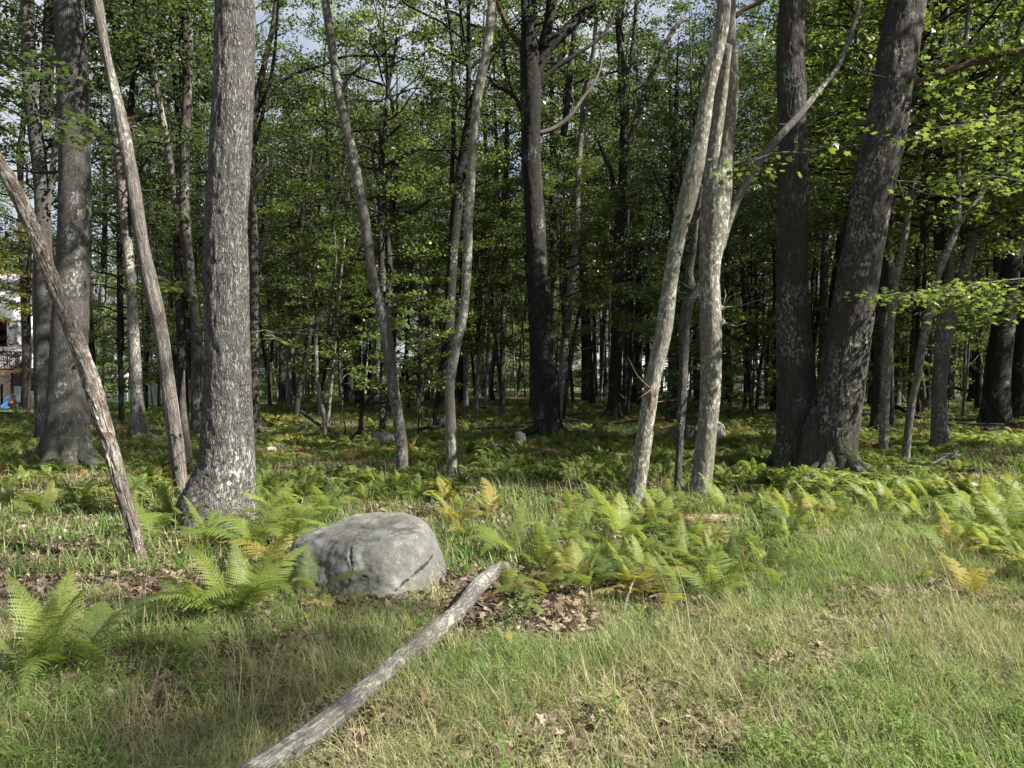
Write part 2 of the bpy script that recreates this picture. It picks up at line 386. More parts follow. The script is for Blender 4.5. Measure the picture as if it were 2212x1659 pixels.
def stone(name, base=(0.27, 0.275, 0.26), big=False):
    m, nt, out = new_mat(name)
    g = N(nt, 'ShaderNodeTexCoord').outputs['Object']
    a = N(nt, 'ShaderNodeAttribute', attribute_name='rnd').outputs['Fac']
    n0 = noise(nt, g, 2.2, 4); n1 = noise(nt, g, 11, 6, .68); n2 = noise(nt, g, 70, 5, .7)
    n3 = noise(nt, scaled(nt, g, (7, 7, 1.3)), 1.0, 4, .6)
    col = ramp(nt, [(0.2, tuple(c * 0.45 for c in base)), (0.5, base), (0.75, tuple(min(c * 1.45, .55) for c in base))], n1).outputs[0]
    col = mixc(nt, rng_map(nt, n2, 0.3, 0.75, 0.0, 0.55), col, tuple(c * 0.5 for c in base))
    col = mixc(nt, rng_map(nt, n0, 0.48, 0.62, 0, .75), col, tuple(c * 0.5 for c in base))
    col = mixc(nt, rng_map(nt, n3, 0.54, 0.66, 0, .6), col, (0.21, 0.225, 0.20))
    n4 = noise(nt, g, 190, 3, .8)
    col = mixc(nt, rng_map(nt, n4, 0.42, 0.60, 0.0, .55), col, tuple(c * 2.0 for c in base))
    col = mixc(nt, rng_map(nt, noise(nt, g, 120, 4, .8), 0.53, 0.60, 0.0, .6), col, tuple(c * .35 for c in base))
    lich = noise(nt, g, 34, 6, .8)
    col = mixc(nt, rng_map(nt, lich, 0.61, 0.66, 0, .7), col, (0.27, 0.29, 0.26))
    col = mixc(nt, rng_map(nt, a, 0.55, 0.95), col, (0.02, 0.018, 0.015))
    h = mth(nt, 'ADD', mth(nt, 'MULTIPLY', n1, 0.8), mth(nt, 'MULTIPLY', n2, 0.25))
    bp = N(nt, 'ShaderNodeBump'); bp.inputs['Strength'].default_value = 0.8; bp.inputs['Distance'].default_value = 0.02
    nt.links.new(h, bp.inputs['Height'])
    p = N(nt, 'ShaderNodeBsdfPrincipled'); p.inputs['Roughness'].default_value = 0.88; p.inputs['Specular IOR Level'].default_value = 0.25
    nt.links.new(col, p.inputs['Base Color']); nt.links.new(bp.outputs[0], p.inputs['Normal']); nt.links.new(p.outputs[0], out.inputs[0])
    return m


def plain(name, col, rough=0.7, var=0.15, scale=8.0, metal=0.0):
    m, nt, out = new_mat(name)
    g = N(nt, 'ShaderNodeTexCoord').outputs['Object']
    n = noise(nt, g, scale, 4)
    c = mixc(nt, n, tuple(x * (1 - var) for x in col), tuple(min(x * (1 + var), .9) for x in col))
    p = N(nt, 'ShaderNodeBsdfPrincipled'); p.inputs['Roughness'].default_value = rough; p.inputs['Metallic'].default_value = metal
    nt.links.new(c, p.inputs['Base Color']); nt.links.new(p.outputs[0], out.inputs[0])
    return m


STONE = stone('grey_boulder_stone', (0.088, 0.088, 0.080)); STONE2 = stone('pale_field_stone', (0.34, 0.32, 0.29))
WHITE = plain('white_siding', (0.74, 0.75, 0.77), .6, .06); BEIGE = plain('beige_wall', (0.42, 0.33, 0.24)); BEAM = plain('orange_brown_beam', (0.42, 0.23, 0.10))
DARK = plain('dark_recess_shade', (0.03, 0.03, 0.035)); BLACKM = plain('black_rail', (0.02, 0.02, 0.022), .5); LATT = plain('grey_skirting', (0.36, 0.35, 0.32))
BLUE = plain('blue_tarp', (0.04, 0.14, 0.36), .5); CLAY = plain('terracotta', (0.47, 0.17, 0.09), .8); SOOT = plain('soot', (0.015, 0.012, 0.01))
PICKET = plain('white_picket_paint', (0.78, 0.78, 0.75)); SHEDC = plain('pale_green_grey_panel', (0.33, 0.36, 0.32)); ROOFC = plain('grey_roof', (0.22, 0.22, 0.22))
REDC = plain('dark_red_paint', (0.28, 0.03, 0.025), .3, .05); TYRE = plain('tyre_rubber', (0.02, 0.02, 0.02)); GLASSC = plain('car_glass', (0.03, 0.04, 0.05), .1); ROADC = plain('grey_asphalt', (0.10, 0.10, 0.10), .9, .2, 3)

# ---------------------------------------------------------------- object helpers
COL = scene.collection


def link(o): COL.objects.link(o); return o


def thing(name, label, cat, loc=(0, 0, 0), group=None):
    o = bpy.data.objects.new(name, None); link(o); o.location = loc; o.empty_display_size = 0.2
    o['label'] = label; o['category'] = cat
    if group: o['group'] = group
    return o


def part(name, me, parent, loc=None, rot=None, scale=None):
    o = bpy.data.objects.new(name, me); link(o); o.parent = parent
    if loc is not None: o.location = loc
    if rot is not None: o.rotation_euler = rot
    if scale is not None: o.scale = scale if hasattr(scale, '__len__') else (scale,) * 3
    return o


def single(name, me, label, cat, loc=(0, 0, 0), rot=(0, 0, 0), scale=1.0, group=None):
    o = bpy.data.objects.new(name, me); link(o); o.location = loc; o.rotation_euler = rot
    o.scale = scale if hasattr(scale, '__len__') else (scale,) * 3
    o['label'] = label; o['category'] = cat
    if group: o['group'] = group
    return o


def box(mb, lo, hi, mat=0):
    x0, y0, z0 = lo; x1, y1, z1 = hi
    v = [(x0, y0, z0), (x1, y0, z0), (x1, y1, z0), (x0, y1, z0), (x0, y0, z1), (x1, y0, z1), (x1, y1, z1), (x0, y1, z1)]
    mb.add(v, [(0, 3, 2, 1), (4, 5, 6, 7), (0, 1, 5, 4), (1, 2, 6, 5), (2, 3, 7, 6), (3, 0, 4, 7)], None, mat)


def box_mesh(name, lo, hi, mat):
    mb = MB(); box(mb, lo, hi); return mb.mesh(name, [mat], False)


def scatter(name, pts, rot, scl, idx, sources, kind='stuff', label=None):
    """ground cover that nobody could count: copies of a few small tufts spread over one object"""
    src = bpy.data.collections.new(name + '_sources')
    for k, me in enumerate(sources):
        o = bpy.data.objects.new('%s_source_%02d' % (name, k), me); src.objects.link(o)
    me = bpy.data.meshes.new(name); me.vertices.add(len(pts)); me.vertices.foreach_set('co', np.asarray(pts, np.float32).ravel())
    a = me.attributes.new('rot', 'FLOAT_VECTOR', 'POINT'); a.data.foreach_set('vector', np.asarray(rot, np.float32).ravel())
    a = me.attributes.new('scl', 'FLOAT', 'POINT'); a.data.foreach_set('value', np.asarray(scl, np.float32))
    a = me.attributes.new('idx', 'INT', 'POINT'); a.data.foreach_set('value', np.asarray(idx, np.int32))
    o = bpy.data.objects.new(name, me); link(o); o['kind'] = kind
    if label: o['label'] = label
    ng = bpy.data.node_groups.new(name + '_nodes', 'GeometryNodeTree')
    ng.interface.new_socket('Geometry', in_out='INPUT', socket_type='NodeSocketGeometry')
    ng.interface.new_socket('Geometry', in_out='OUTPUT', socket_type='NodeSocketGeometry')
    gi = ng.nodes.new('NodeGroupInput'); go = ng.nodes.new('NodeGroupOutput')
    ip = ng.nodes.new('GeometryNodeInstanceOnPoints'); ci = ng.nodes.new('GeometryNodeCollectionInfo')
    ci.inputs['Collection'].default_value = src; ci.inputs['Separate Children'].default_value = True; ci.inputs['Reset Children'].default_value = True

    def na(n, t):
        q = ng.nodes.new('GeometryNodeInputNamedAttribute'); q.data_type = t; q.inputs['Name'].default_value = n; return q.outputs['Attribute']
    ng.links.new(gi.outputs[0], ip.inputs['Points']); ng.links.new(ci.outputs[0], ip.inputs['Instance'])
    ip.inputs['Pick Instance'].default_value = True
    ng.links.new(na('idx', 'INT'), ip.inputs['Instance Index'])
    e2r = ng.nodes.new('FunctionNodeEulerToRotation'); ng.links.new(na('rot', 'FLOAT_VECTOR'), e2r.inputs[0]); ng.links.new(e2r.outputs[0], ip.inputs['Rotation'])
    ng.links.new(na('scl', 'FLOAT'), ip.inputs['Scale']); ng.links.new(ip.outputs[0], go.inputs[0])
    md = o.modifiers.new('scatter', 'NODES'); md.node_group = ng
    return o


# ---------------------------------------------------------------- ground
def grid_ground():
    xs = np.concatenate([np.linspace(-400, -40, 19)[:-1], np.linspace(-40, -6, 69)[:-1], np.linspace(-6, 6, 121)[:-1], np.linspace(6, 40, 69)[:-1], np.linspace(40, 400, 19)])
    ys = np.concatenate([np.linspace(-60, 0, 31)[:-1], np.linspace(0, 12, 121)[:-1], np.linspace(12, 60, 97)[:-1], np.linspace(60, 160, 51)[:-1], np.linspace(160, 900, 12)])
    X, Y = np.meshgrid(xs, ys); Z = ground_z(X, Y)
    v = np.stack([X, Y, Z], -1).reshape(-1, 3); nx, ny = len(xs), len(ys)
    i = np.arange(ny - 1)[:, None] * nx; j = np.arange(nx - 1)[None, :]
    q = np.stack([i + j, i + j + 1, i + nx + j + 1, i + nx + j], -1).reshape(-1, 4)
    mb = MB(); mb.add(v, q); return mb.mesh('ground', [ground_material()])


g = bpy.data.objects.new('ground', grid_ground()); link(g); g['kind'] = 'structure'
mb = MB(); xs = np.linspace(-200, 200, 101)
ra = np.stack([xs, 84 + 0 * xs, ground_z(xs, 84 + 0 * xs) + .03], -1); rb = np.stack([xs, 89 + 0 * xs, ground_z(xs, 89 + 0 * xs) + .03], -1)
mb.add(np.vstack([ra, rb]), [(i, i + 1, i + 102, i + 101) for i in range(100)])
rd = bpy.data.objects.new('road', mb.mesh('road', [ROADC])); link(rd); rd['kind'] = 'structure'


# ---------------------------------------------------------------- crowns
def leaf_cloud(mb, C, size, mat, kind='quad', tilt=0.55, rndlo=0.0, rndhi=1.0, droop=0.0):
    """one small folded blade per centre, turned at random and mostly level"""
    n = len(C)
    az = rng.uniform(0, 2 * math.pi, n)
    tx = rng.normal(0, tilt, n); ty = rng.normal(droop, tilt, n)
    s = size * rng.uniform(0.65, 1.3, n)
    D = np.stack([np.cos(az) * np.cos(ty), np.sin(az) * np.cos(ty), -np.sin(ty)], -1)
    H = np.stack([-np.sin(az), np.cos(az), 0 * az], -1)
    U = np.cross(D, H)
    H2 = H * np.cos(tx)[:, None] + U * np.sin(tx)[:, None]; U2 = np.cross(D, H2)
    if kind == 'quad':
        o = [(-0.5, 0, 0), (0.02, 0.34, .08), (0.5, 0, -.05), (0.02, -0.34, .08)]; tr = None; qd = [(0, 1, 2, 3)]
    elif kind == 'lobed':     # a broad oak-like blade
        o = [(-.5, 0, 0), (-.15, .22, .05), (-.05, .12, .03), (.12, .32, .06), (.22, .14, .03), (.52, 0, -.06), (.22, -.14, .03), (.12, -.32, .06), (-.05, -.12, .03), (-.15, -.22, .05)]
        tr = [(0, 1, 9), (1, 2, 9), (2, 8, 9), (2, 3, 4), (2, 4, 8), (4, 6, 8), (6, 7, 8), (4, 5, 6)]; qd = None
    else:                     # a five-pointed maple blade
        o = [(-.35, 0, 0), (-.28, .30, .05), (-.05, .22, .04), (.10, .48, -.02), (.18, .17, .03), (.55, 0, -.06), (.18, -.17, .03), (.10, -.48, -.02), (-.05, -.22, .04), (-.28, -.30, .05)]
        tr = [(0, 1, 2), (0, 2, 8), (0, 8, 9), (2, 3, 4), (2, 4, 6), (2, 6, 8), (8, 6, 7), (4, 5, 6)]; qd = None
    o = np.array(o); m = len(o)
    V = C[:, None, :] + s[:, None, None] * (D[:, None, :] * o[None, :, 0, None] + H2[:, None, :] * o[None, :, 1, None] + U2[:, None, :] * o[None, :, 2, None])
    base = np.arange(n)[:, None, None] * m
    q = (base + np.array(qd)[None]).reshape(-1, 4) if qd else None
    t = (base + np.array(tr)[None]).reshape(-1, 3) if tr else None
    rv = np.repeat(rng.uniform(rndlo, rndhi, n) ** 1.2, m)
    mb.add(V.reshape(-1, 3), q, t, mat, rnd=rv)


def crown(name, z0, z1, rad, nbr, leaves, size, leafmat, kind='quad', shape='dome', layered=0.5, barkmat=None, leader=True, cl_r=0.42, hole=0.0):
    """branches with leaf sprays round a leader on the local z axis"""
    mb = MB(); H = z1 - z0
    if leader:
        P = np.array([[0, 0, z0 - .1], [rng.normal(0, .08) * H * .2, rng.normal(0, .08) * H * .2, z0 + H * .35], [rng.normal(0, .1) * H * .2, rng.normal(0, .1) * H * .2, z0 + H * .7], [0, 0, z1 - .3]])
        r0 = 0.012 * H + 0.01
        tube(mb, P, [r0, r0 * .7, r0 * .4, .012], 6, 0, n=8, cap=False, seed=rng.uniform(0, 9))
    C = []; per = max(1, leaves // max(1, nbr))
    for b in range(nbr):
        u = (b + rng.uniform(0, 1)) / nbr
        zb = z0 + H * (u ** 1.1) * .92
        if shape == 'dome': rr = rad * math.sqrt(max(0.06, 1 - (u * 1.0) ** 2.2)) * (0.55 + .45 * min(1, u * 4))
        elif shape == 'tall': rr = rad * (0.35 + 0.65 * math.sin(math.pi * min(1, (u * .85 + .12))))
        else: rr = rad * (1 - u * .7)
        rr *= rng.uniform(.7, 1.15)
        az = b * 2.399 + rng.normal(0, .4)
        if hole and rng.uniform() < hole: continue
        el = rng.uniform(.5, 1.1) * (1 - layered) + rng.uniform(-.05, .35) * layered + u * .5
        t = np.linspace(0, 1, 5)
        hx = rr * t; hz = rr * (np.sin(el) * t - 0.12 * t ** 2 * (1 + layered))
        wob = np.cumsum(rng.normal(0, .05 * rr, (5, 3)), 0); wob[0] = 0
        B = np.stack([np.cos(az) * hx, np.sin(az) * hx, zb + hz], -1) + wob
        rb = 0.005 * rr + .005
        tube(mb, B, rb * (2.2 - 1.9 * t), 4, 0, cap=False, seed=rng.uniform(0, 9))
        ns = max(3, int(rr * 2.2))
        tips = [B[-1]]
        for k in range(ns):
            f = .25 + .75 * (k + rng.uniform(0, 1)) / ns
            o = np.array([np.interp(f, t, B[:, q]) for q in range(3)])
            a2 = az + rng.choice([-1, 1]) * rng.uniform(.5, 1.25); l2 = rr * .45 * (1.25 - f) + .25
            e = o + np.array([math.cos(a2) * l2, math.sin(a2) * l2, l2 * rng.uniform(-.15, .35)])
            mid = (o + e) / 2 + rng.normal(0, .05 * l2, 3)
            tube(mb, [o, mid, e], [rb * .6, rb * .45, rb * .2], 3, 0, cap=False, n=3)
            tips += [e, mid * .4 + e * .6, mid]
        tips = np.array(tips)
        idx = rng.integers(0, len(tips), per)
        d = rng.normal(0, 1, (per, 3)); d /= np.linalg.norm(d, axis=1)[:, None]
        d = d * (rng.uniform(0, 1, per) ** .5)[:, None] * cl_r * np.array([1, 1, .30 + .5 * (1 - layered)])
        C.append(tips[idx] + d)
    if C:
        C = np.concatenate(C)
        leaf_cloud(mb, C, size, 1, kind)
    return mb.mesh(name, [barkmat or TWIG, leafmat])


CR = {}
CR['top'] = [crown('crown', 0, 8, 3.6, 26, 9000, .115, LEAF_OAK, hole=.15) for _ in range(3)]
CR['tall'] = [crown('crown', 7.0 + i, 19 + i, 3.3, 42, 13000, .125, LEAF_OAK, shape='tall', hole=.12) for i in range(3)] + [crown('crown', 6, 18, 3.3, 40, 13000, .125, LEAF_MAPLE, shape='tall', hole=.1)]
CR['under'] = [crown('crown', 2.6, 10.5, 2.9, 32, 9500, .095, LEAF_MAPLE, shape='tall', layered=.95, cl_r=.5) for _ in range(3)]
CR['under_oak'] = [crown('crown', 3.0, 11.5, 2.8, 32, 9000, .10, LEAF_OAK, shape='tall', layered=.8, cl_r=.5) for _ in range(2)]
LEAF_FAR = leafy('far_sunlit_leaves', [(0, (0.055, 0.080, 0.030)), (0.5, (0.085, 0.115, 0.040)), (1, (0.15, 0.165, 0.065))], (0.12, 0.165, 0.04), 0.4, 0.6, 0.5, 0.3)  # lighter greens put part of the sunlit glow into the far leaf colour
CR['wall'] = [crown('crown', 0.6, 17 + i, 4.4, 46, 9000, .26, LEAF_FAR, shape='tall', layered=.3, cl_r=.7) for i in range(2)]
CR['sapling'] = [crown('crown', 1.0, 4.6, 1.3, 18, 1900, .12, LEAF_MAPLE, shape='tall', layered=.95, cl_r=.3) for _ in range(2)]
CR['near_maple'] = [crown('crown', 2.7, 9.5, 3.0, 36, 6500, .13, LEAF_MAPLE, 'maple', shape='tall', layered=.97, cl_r=.45) for _ in range(2)]
CR['autumn'] = [crown('crown', 2.2, 7, 2.5, 24, 6000, .12, LEAF_AUTUMN, shape='tall', layered=.9)]
CR['red'] = [crown('crown', 1.6, 4.6, 1.6, 18, 1500, .12, LEAF_RED, shape='tall', layered=.9)]
CR['thin'] = [crown('crown', 0, 7, 2.6, 20, 4200, .11, LEAF_OAK, hole=.2) for _ in range(2)]


# ---------------------------------------------------------------- trees placed one by one
def tree(name, label, pts, bk, Y=None, H=16.0, base=None, crowns=(), limbs=(), detail=0, cat='tree', group=None, lean=0.0, flare=0.4, broken=False, lump=.05):
    """pts: trunk outline as picture positions with widths, foot first; Y: its distance in metres"""
    x0, y0, _ = pts[0]
    if Y is None: Y = gd(y0)
    P = [at(x, y, Y) for x, y, w in pts]; Rr = [w / FD * Y / 2 for x, y, w in pts]
    gx = P[0][0]; g0 = gz(gx, Y)
    if P[0][2] > g0 + .3:                                        # the foot is hidden in the photograph: carry it down to the ground
        d = P[0] - P[1]; k = (P[0][2] - g0) / max(.2, -d[2])
        P.insert(0, P[0] + np.array([d[0] * k * .3, 0, g0 - P[0][2]])); Rr.insert(0, Rr[0] * 1.15)
    root = np.array([P[0][0], Y, g0])
    P.insert(0, np.array([P[0][0] - (P[1][0] - P[0][0]) * .05, Y, min(g0, P[0][2]) - .22])); Rr.insert(0, Rr[0] * 1.06)
    if not broken and P[-1][2] < H:
        d = P[-1] - P[-2]; d /= np.linalg.norm(d); cur = P[-1].copy(); r = Rr[-1]; n = max(2, int((H - cur[2]) / 2.5)); st = (H - cur[2]) / n; r0 = r
        for k in range(n):
            d = d * .82 + np.array([rng.normal(0, .05), rng.normal(0, .05), 1]) * .18; d /= np.linalg.norm(d)
            cur = cur + d * st / max(.5, d[2]); P.append(cur.copy()); Rr.append(r0 * (1 - .75 * (k + 1) / n))
    P = np.array(P)
    if lean: P[:, 1] += lean * np.maximum(P[:, 2] - root[2], 0)
    else: P[:, 1] += 0.02 * np.sin(P[:, 2] * .8 + x0) * np.maximum(P[:, 2], 0)
    t = thing(name, label, cat, tuple(root), group)
    seed = rng.uniform(0, 9)
    mb = MB()
    Pl = P - root
    seg = {0: 10, 1: 20, 2: 44, 3: 84}[detail]; dz = {0: .45, 1: .15, 2: .035, 3: .018}[detail]
    zt = CAM_H + HZ / FD * Y + .5 - root[2]
    k = np.searchsorted(Pl[:, 2], zt) if Pl[-1, 2] > zt else len(Pl)
    k = min(max(k + 1, 3), len(Pl))
    Rr = np.array(Rr)
    fl = (flare, .22 + Rr[1] * .6, int(rng.integers(4, 7)), rng.uniform(0, 6)) if flare else None
    rel = {0: 0, 1: 0, 2: .008, 3: .013}[detail]
    crk = 0.0
    if bk in ('weathered',): rel = 0; crk = .012
    if bk in ('maple', 'maple_grey'): rel *= .35
    rf = {'ridged': 20, 'dark_oak': 20, 'grey_oak': 26, 'left_oak': 28}.get(bk, 26)
    tube(mb, Pl[:k], Rr[:k], seg, 0, lump=lump, relief=rel, rfreq=rf, flare=fl, seed=seed, dz=dz, crack=crk, cap=True)
    if k < len(Pl):
        tube(mb, Pl[k - 2:], Rr[k - 2:] * .97, 10, 0, dz=.5, lump=.04, seed=seed)
    part('trunk', mb.mesh('trunk', [BARK[bk]]), t)
    if .14 < Rr[1] < .40 and not broken and flare:                     # roots running out into the ground
        for q in range(5):
            a = q * 1.257 + rng.normal(0, .3) + x0; r_ = Rr[1]; ca, sa = math.cos(a), math.sin(a); L_ = rng.uniform(1.5, 2.6) * r_ + .1
            mr = MB(); c_ = np.array([Pl[1][0], Pl[1][1], 0])
            tube(mr, [c_ + np.array([ca * r_ * .55, sa * r_ * .55, r_ * 1.6 + .1]), c_ + np.array([ca * r_ * .95, sa * r_ * .95, r_ * .55 + .04]), c_ + np.array([ca * (r_ + L_ * .4), sa * (r_ + L_ * .4), .05]), c_ + np.array([ca * (r_ + L_), sa * (r_ + L_), -.07])],
                 [r_ * .26, r_ * .34, r_ * .22, r_ * .08], 14, 0, dz=.04, lump=.2, relief=rel * .7, rfreq=26, seed=seed + q)
            part('root', mr.mesh('root', [BARK[bk]]), t)
    for lb in limbs:                                             # (points, bark) in the same picture positions
        lp, lbk = lb[0], lb[1]; nm = lb[2] if len(lb) > 2 else 'limb'
        Q = [at(x, y, Y) - root for x, y, w in lp]; q = np.array(Q)
        for i in range(len(q)): 
            q[i, 1] += 0.02 * math.sin((q[0, 2] + root[2]) * .8 + x0) * max(q[0, 2], 0) * (0 if lean else 1) + lean * max(q[0, 2], 0)
            q[i, 1] += -.18 * i * np.linalg.norm(q[i] - q[0]) / max(1, len(q)) * (1 if rng.uniform() < 2 else 0) * (-1 if len(lb) > 3 else 1)
        rr = [w / FD * Y / 2 for x, y, w in lp]
        m2 = MB(); tube(m2, q, rr, 10 if detail < 2 else 20, 0, dz=.12 if detail < 2 else .05, lump=.08, seed=seed + 1, relief=rel * .4)
        if len(lb) > 3 or lbk not in ('weathered', 'dead_red'):
            for s in range(5):                                   # side twigs
                f = rng.uniform(.35, 1); i = f * (len(q) - 1); a = q[int(i)] * (1 - i % 1) + q[min(int(i) + 1, len(q) - 1)] * (i % 1)
                dd = rng.normal(0, 1, 3) * np.array([1, 1, .6]) + np.array([0, 0, .4]); dd /= np.linalg.norm(dd); l = rng.uniform(.3, 1.0) * Y / 14
                tube(m2, [a, a + dd * l * .5 + rng.normal(0, .04, 3), a + dd * l], [.010, .006, .002], 4, 0, n=5)
        part(nm, m2.mesh(nm, [BARK[lbk]]), t)
    for c in crowns:
        kind, h, sc = c[0], c[1], c[2]; dx, dy = (c[3], c[4]) if len(c) > 4 else (0, 0)
        me = CR[kind][int(rng.integers(0, len(CR[kind])))]
        hh = min(h, P[-1][2] - .3)
        px = np.interp(hh, P[:, 2], P[:, 0]) if h > .01 else P[1][0]; py = np.interp(hh, P[:, 2], P[:, 1]) if h > .01 else P[1][1]
        part('crown', me, t, (px - root[0] + dx, py - root[1] + dy, (hh if h > .01 else root[2]) - root[2]), (0, 0, rng.uniform(0, 6.28)), sc)
    return t


tree('dead_tree', 'dead trunk with peeling reddish bark leaning out over the far left edge',
     [(303, 1215, 28), (287, 1140, 27), (268, 1080, 30), (226, 930, 34), (192, 820, 36), (150, 700, 34), (102, 570, 33), (55, 445, 31), (5, 350, 29), (-60, 255, 26), (-130, 190, 20)],
     'peeling', detail=3, broken=True, flare=.1, lump=.09, cat='dead tree')
tree('oak_tree', 'large grey oak with flared foot standing behind the peeling leaning trunk',
     [(143, 1015, 98), (145, 960, 90), (147, 880, 82), (150, 700, 72), (155, 500, 66), (160, 300, 62), (163, 100, 60), (161, 0, 58)],
     'left_oak', H=19, detail=2, crowns=[('top', 10, 1.0), ('thin', 6.5, .8)], flare=.3,
     limbs=[([(150, 360, 9), (110, 372, 7), (50, 370, 5), (-10, 376, 3)], 'far_dark'), ([(168, 340, 8), (190, 300, 6), (210, 250, 4)], 'far_dark')])
tree('oak_tree', 'grey trunk half hidden just left of the large flared oak',
     [(98, 958, 34), (95, 800, 36), (92, 600, 34), (85, 400, 30), (75, 200, 28), (62, 0, 26)], 'left_oak', H=18, detail=1, crowns=[('tall', 0, 1.0)],
     limbs=[([(94, 460, 14), (106, 400, 12), (118, 340, 11), (140, 250, 8)], 'maple_grey')])
tree('tree', 'slim grey trunk standing before the white house with the deck', [(58, 884, 15), (57, 700, 15), (50, 400, 12), (46, 200, 10)], 'far', Y=38, H=17, crowns=[('tall', 0, .9)])
tree('tree', 'dappled grey trunk between the white house and the half hidden oak', [(84, 945, 18), (83, 800, 17), (80, 600, 15), (76, 450, 12)], 'far_pale', Y=21, H=15, crowns=[('under_oak', 2.0, .9)])
tree('dead_tree', 'weathered bare grey trunk with long cracks leaning against the biggest oak foot',
     [(391, 1066, 28), (388, 1030, 30), (378, 950, 32), (362, 830, 30), (346, 710, 31), (330, 630, 33), (311, 520, 28), (294, 400, 28), (272, 280, 27), (252, 200, 22), (232, 120, 18), (214, 40, 22), (206, 0, 22)],
     'weathered', Y=9.6, H=9, detail=3, flare=.05, lump=.08, cat='dead tree')
tree('dead_tree', 'dark broken snag with splintered pale top behind the cracked bare trunk',
     [(412, 1028, 18), (404, 960, 17), (396, 880, 15), (398, 830, 8), (400, 800, 2)], 'weathered', detail=1, broken=True, flare=.1, cat='dead tree')
tree('oak_tree', 'biggest sunlit grey oak with fissured bark and a swollen curved foot',
     [(468, 1166, 176), (470, 1120, 172), (474, 1085, 160), (481, 1050, 140), (490, 1010, 124), (493, 960, 112), (493, 890, 104), (494, 790, 96), (492, 590, 93), (492, 480, 88), (496, 380, 87), (501, 200, 86), (500, 60, 86), (500, 0, 84)],
     'grey_oak', Y=7.9, H=20, detail=3, crowns=[('top', 11, 1.0)], flare=.10)
tree('maple_tree', 'slender lichen grey trunk leaning left beyond the boulder',
     [(868, 1018, 26), (868, 990, 26), (866, 950, 25), (848, 830, 24), (832, 710, 26), (805, 590, 22), (793, 500, 23), (776, 400, 21), (756, 300, 20), (731, 200, 18), (716, 100, 18), (699, 0, 18)],
     'maple_grey', H=12, detail=2, crowns=[('thin', 9.0, 1.0)], flare=.15,
     limbs=[([(734, 210, 5), (760, 165, 4), (800, 140, 3)], 'far_dark')])
tree('sapling', 'thin crooked pale stem beside the fallen dark branch', [(702, 952, 10), (700, 900, 10), (688, 846, 9), (683, 770, 8), (682, 730, 8), (690, 690, 7), (716, 622, 6), (724, 560, 4), (720, 480, 3)],
     'maple_grey', broken=True, detail=1, flare=0, crowns=[('sapling', 2.5, .6)], cat='sapling')
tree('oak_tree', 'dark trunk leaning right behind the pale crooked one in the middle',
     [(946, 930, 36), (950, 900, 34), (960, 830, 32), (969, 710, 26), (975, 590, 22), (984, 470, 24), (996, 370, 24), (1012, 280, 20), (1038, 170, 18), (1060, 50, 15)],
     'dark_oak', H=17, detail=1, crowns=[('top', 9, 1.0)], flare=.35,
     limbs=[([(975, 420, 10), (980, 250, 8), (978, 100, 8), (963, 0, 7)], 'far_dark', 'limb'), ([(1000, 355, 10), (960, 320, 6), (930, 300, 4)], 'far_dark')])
tree('maple_tree', 'pale crooked maple trunk curving right left of the centre',
     [(980, 1028, 25), (977, 1000, 25), (973, 900, 23), (972, 830, 20), (987, 740, 20), (1000, 680, 20), (1008, 590, 20), (1012, 480, 20), (1017, 400, 19), (1023, 300, 18), (1036, 200, 20), (1054, 100, 20), (1063, 0, 18)],
     'maple', H=13, detail=2, crowns=[('thin', 8, 1.0)], flare=.2)
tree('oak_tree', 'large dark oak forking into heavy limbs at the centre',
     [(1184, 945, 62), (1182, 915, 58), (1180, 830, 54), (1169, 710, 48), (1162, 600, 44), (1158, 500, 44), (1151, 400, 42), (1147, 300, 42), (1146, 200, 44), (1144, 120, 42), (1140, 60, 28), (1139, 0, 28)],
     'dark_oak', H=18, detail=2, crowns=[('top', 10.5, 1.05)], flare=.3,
     limbs=[([(1155, 165, 26), (1178, 115, 28), (1212, 80, 25), (1250, 38, 22), (1292, -6, 20), (1340, -60, 14)], 'dark_oak', 'limb', 1),
            ([(1172, 110, 24), (1184, 60, 22), (1190, 0, 21), (1196, -80, 16)], 'dark_oak'),
            ([(1132, 112, 14), (1106, 82, 11), (1084, 40, 11), (1070, 0, 9)], 'dead_red', 'dead_limb'),
            ([(1162, 186, 12), (1200, 150, 10), (1245, 120, 9), (1290, 85, 8), (1320, 45, 7), (1332, 0, 6)], 'far_dark', 'limb', 1),
            ([(1166, 288, 11), (1200, 275, 10), (1230, 250, 9), (1262, 205, 8), (1288, 165, 7), (1303, 120, 5), (1298, 85, 3)], 'weathered', 'dead_limb', 1),
            ([(1136, 245, 9), (1105, 205, 8), (1075, 190, 7), (1040, 160, 6)], 'far_dark'),
            ([(1150, 345, 4), (1130, 255, 6), (1100, 180, 5), (1082, 90, 3)], 'far_dark', 'dead_limb')])
tree('oak_tree', 'dark forked oak between the central oak and the pale leaning pair',
     [(1328, 905, 38), (1328, 870, 30), (1330, 800, 27), (1333, 700, 26), (1337, 600, 28), (1340, 500, 27), (1344, 400, 18), (1346, 300, 18), (1349, 200, 19), (1346, 130, 19), (1338, 60, 12)],
     'far_dark', H=20, detail=1, crowns=[('top', 11, 1.0)], flare=.4,
     limbs=[([(1350, 190, 12), (1366, 100, 10), (1372, 0, 9)], 'far'), ([(1338, 480, 16), (1322, 380, 10), (1308, 345, 9), (1290, 310, 6)], 'far_dark'),
            ([(1352, 330, 14), (1380, 240, 12), (1400, 180, 12), (1440, 90, 11), (1470, 40, 9), (1500, 20, 7)], 'far', 'limb', 1), ([(1392, 220, 8), (1430, 185, 7), (1480, 160, 5), (1510, 150, 3)], 'far', 'limb', 1)])
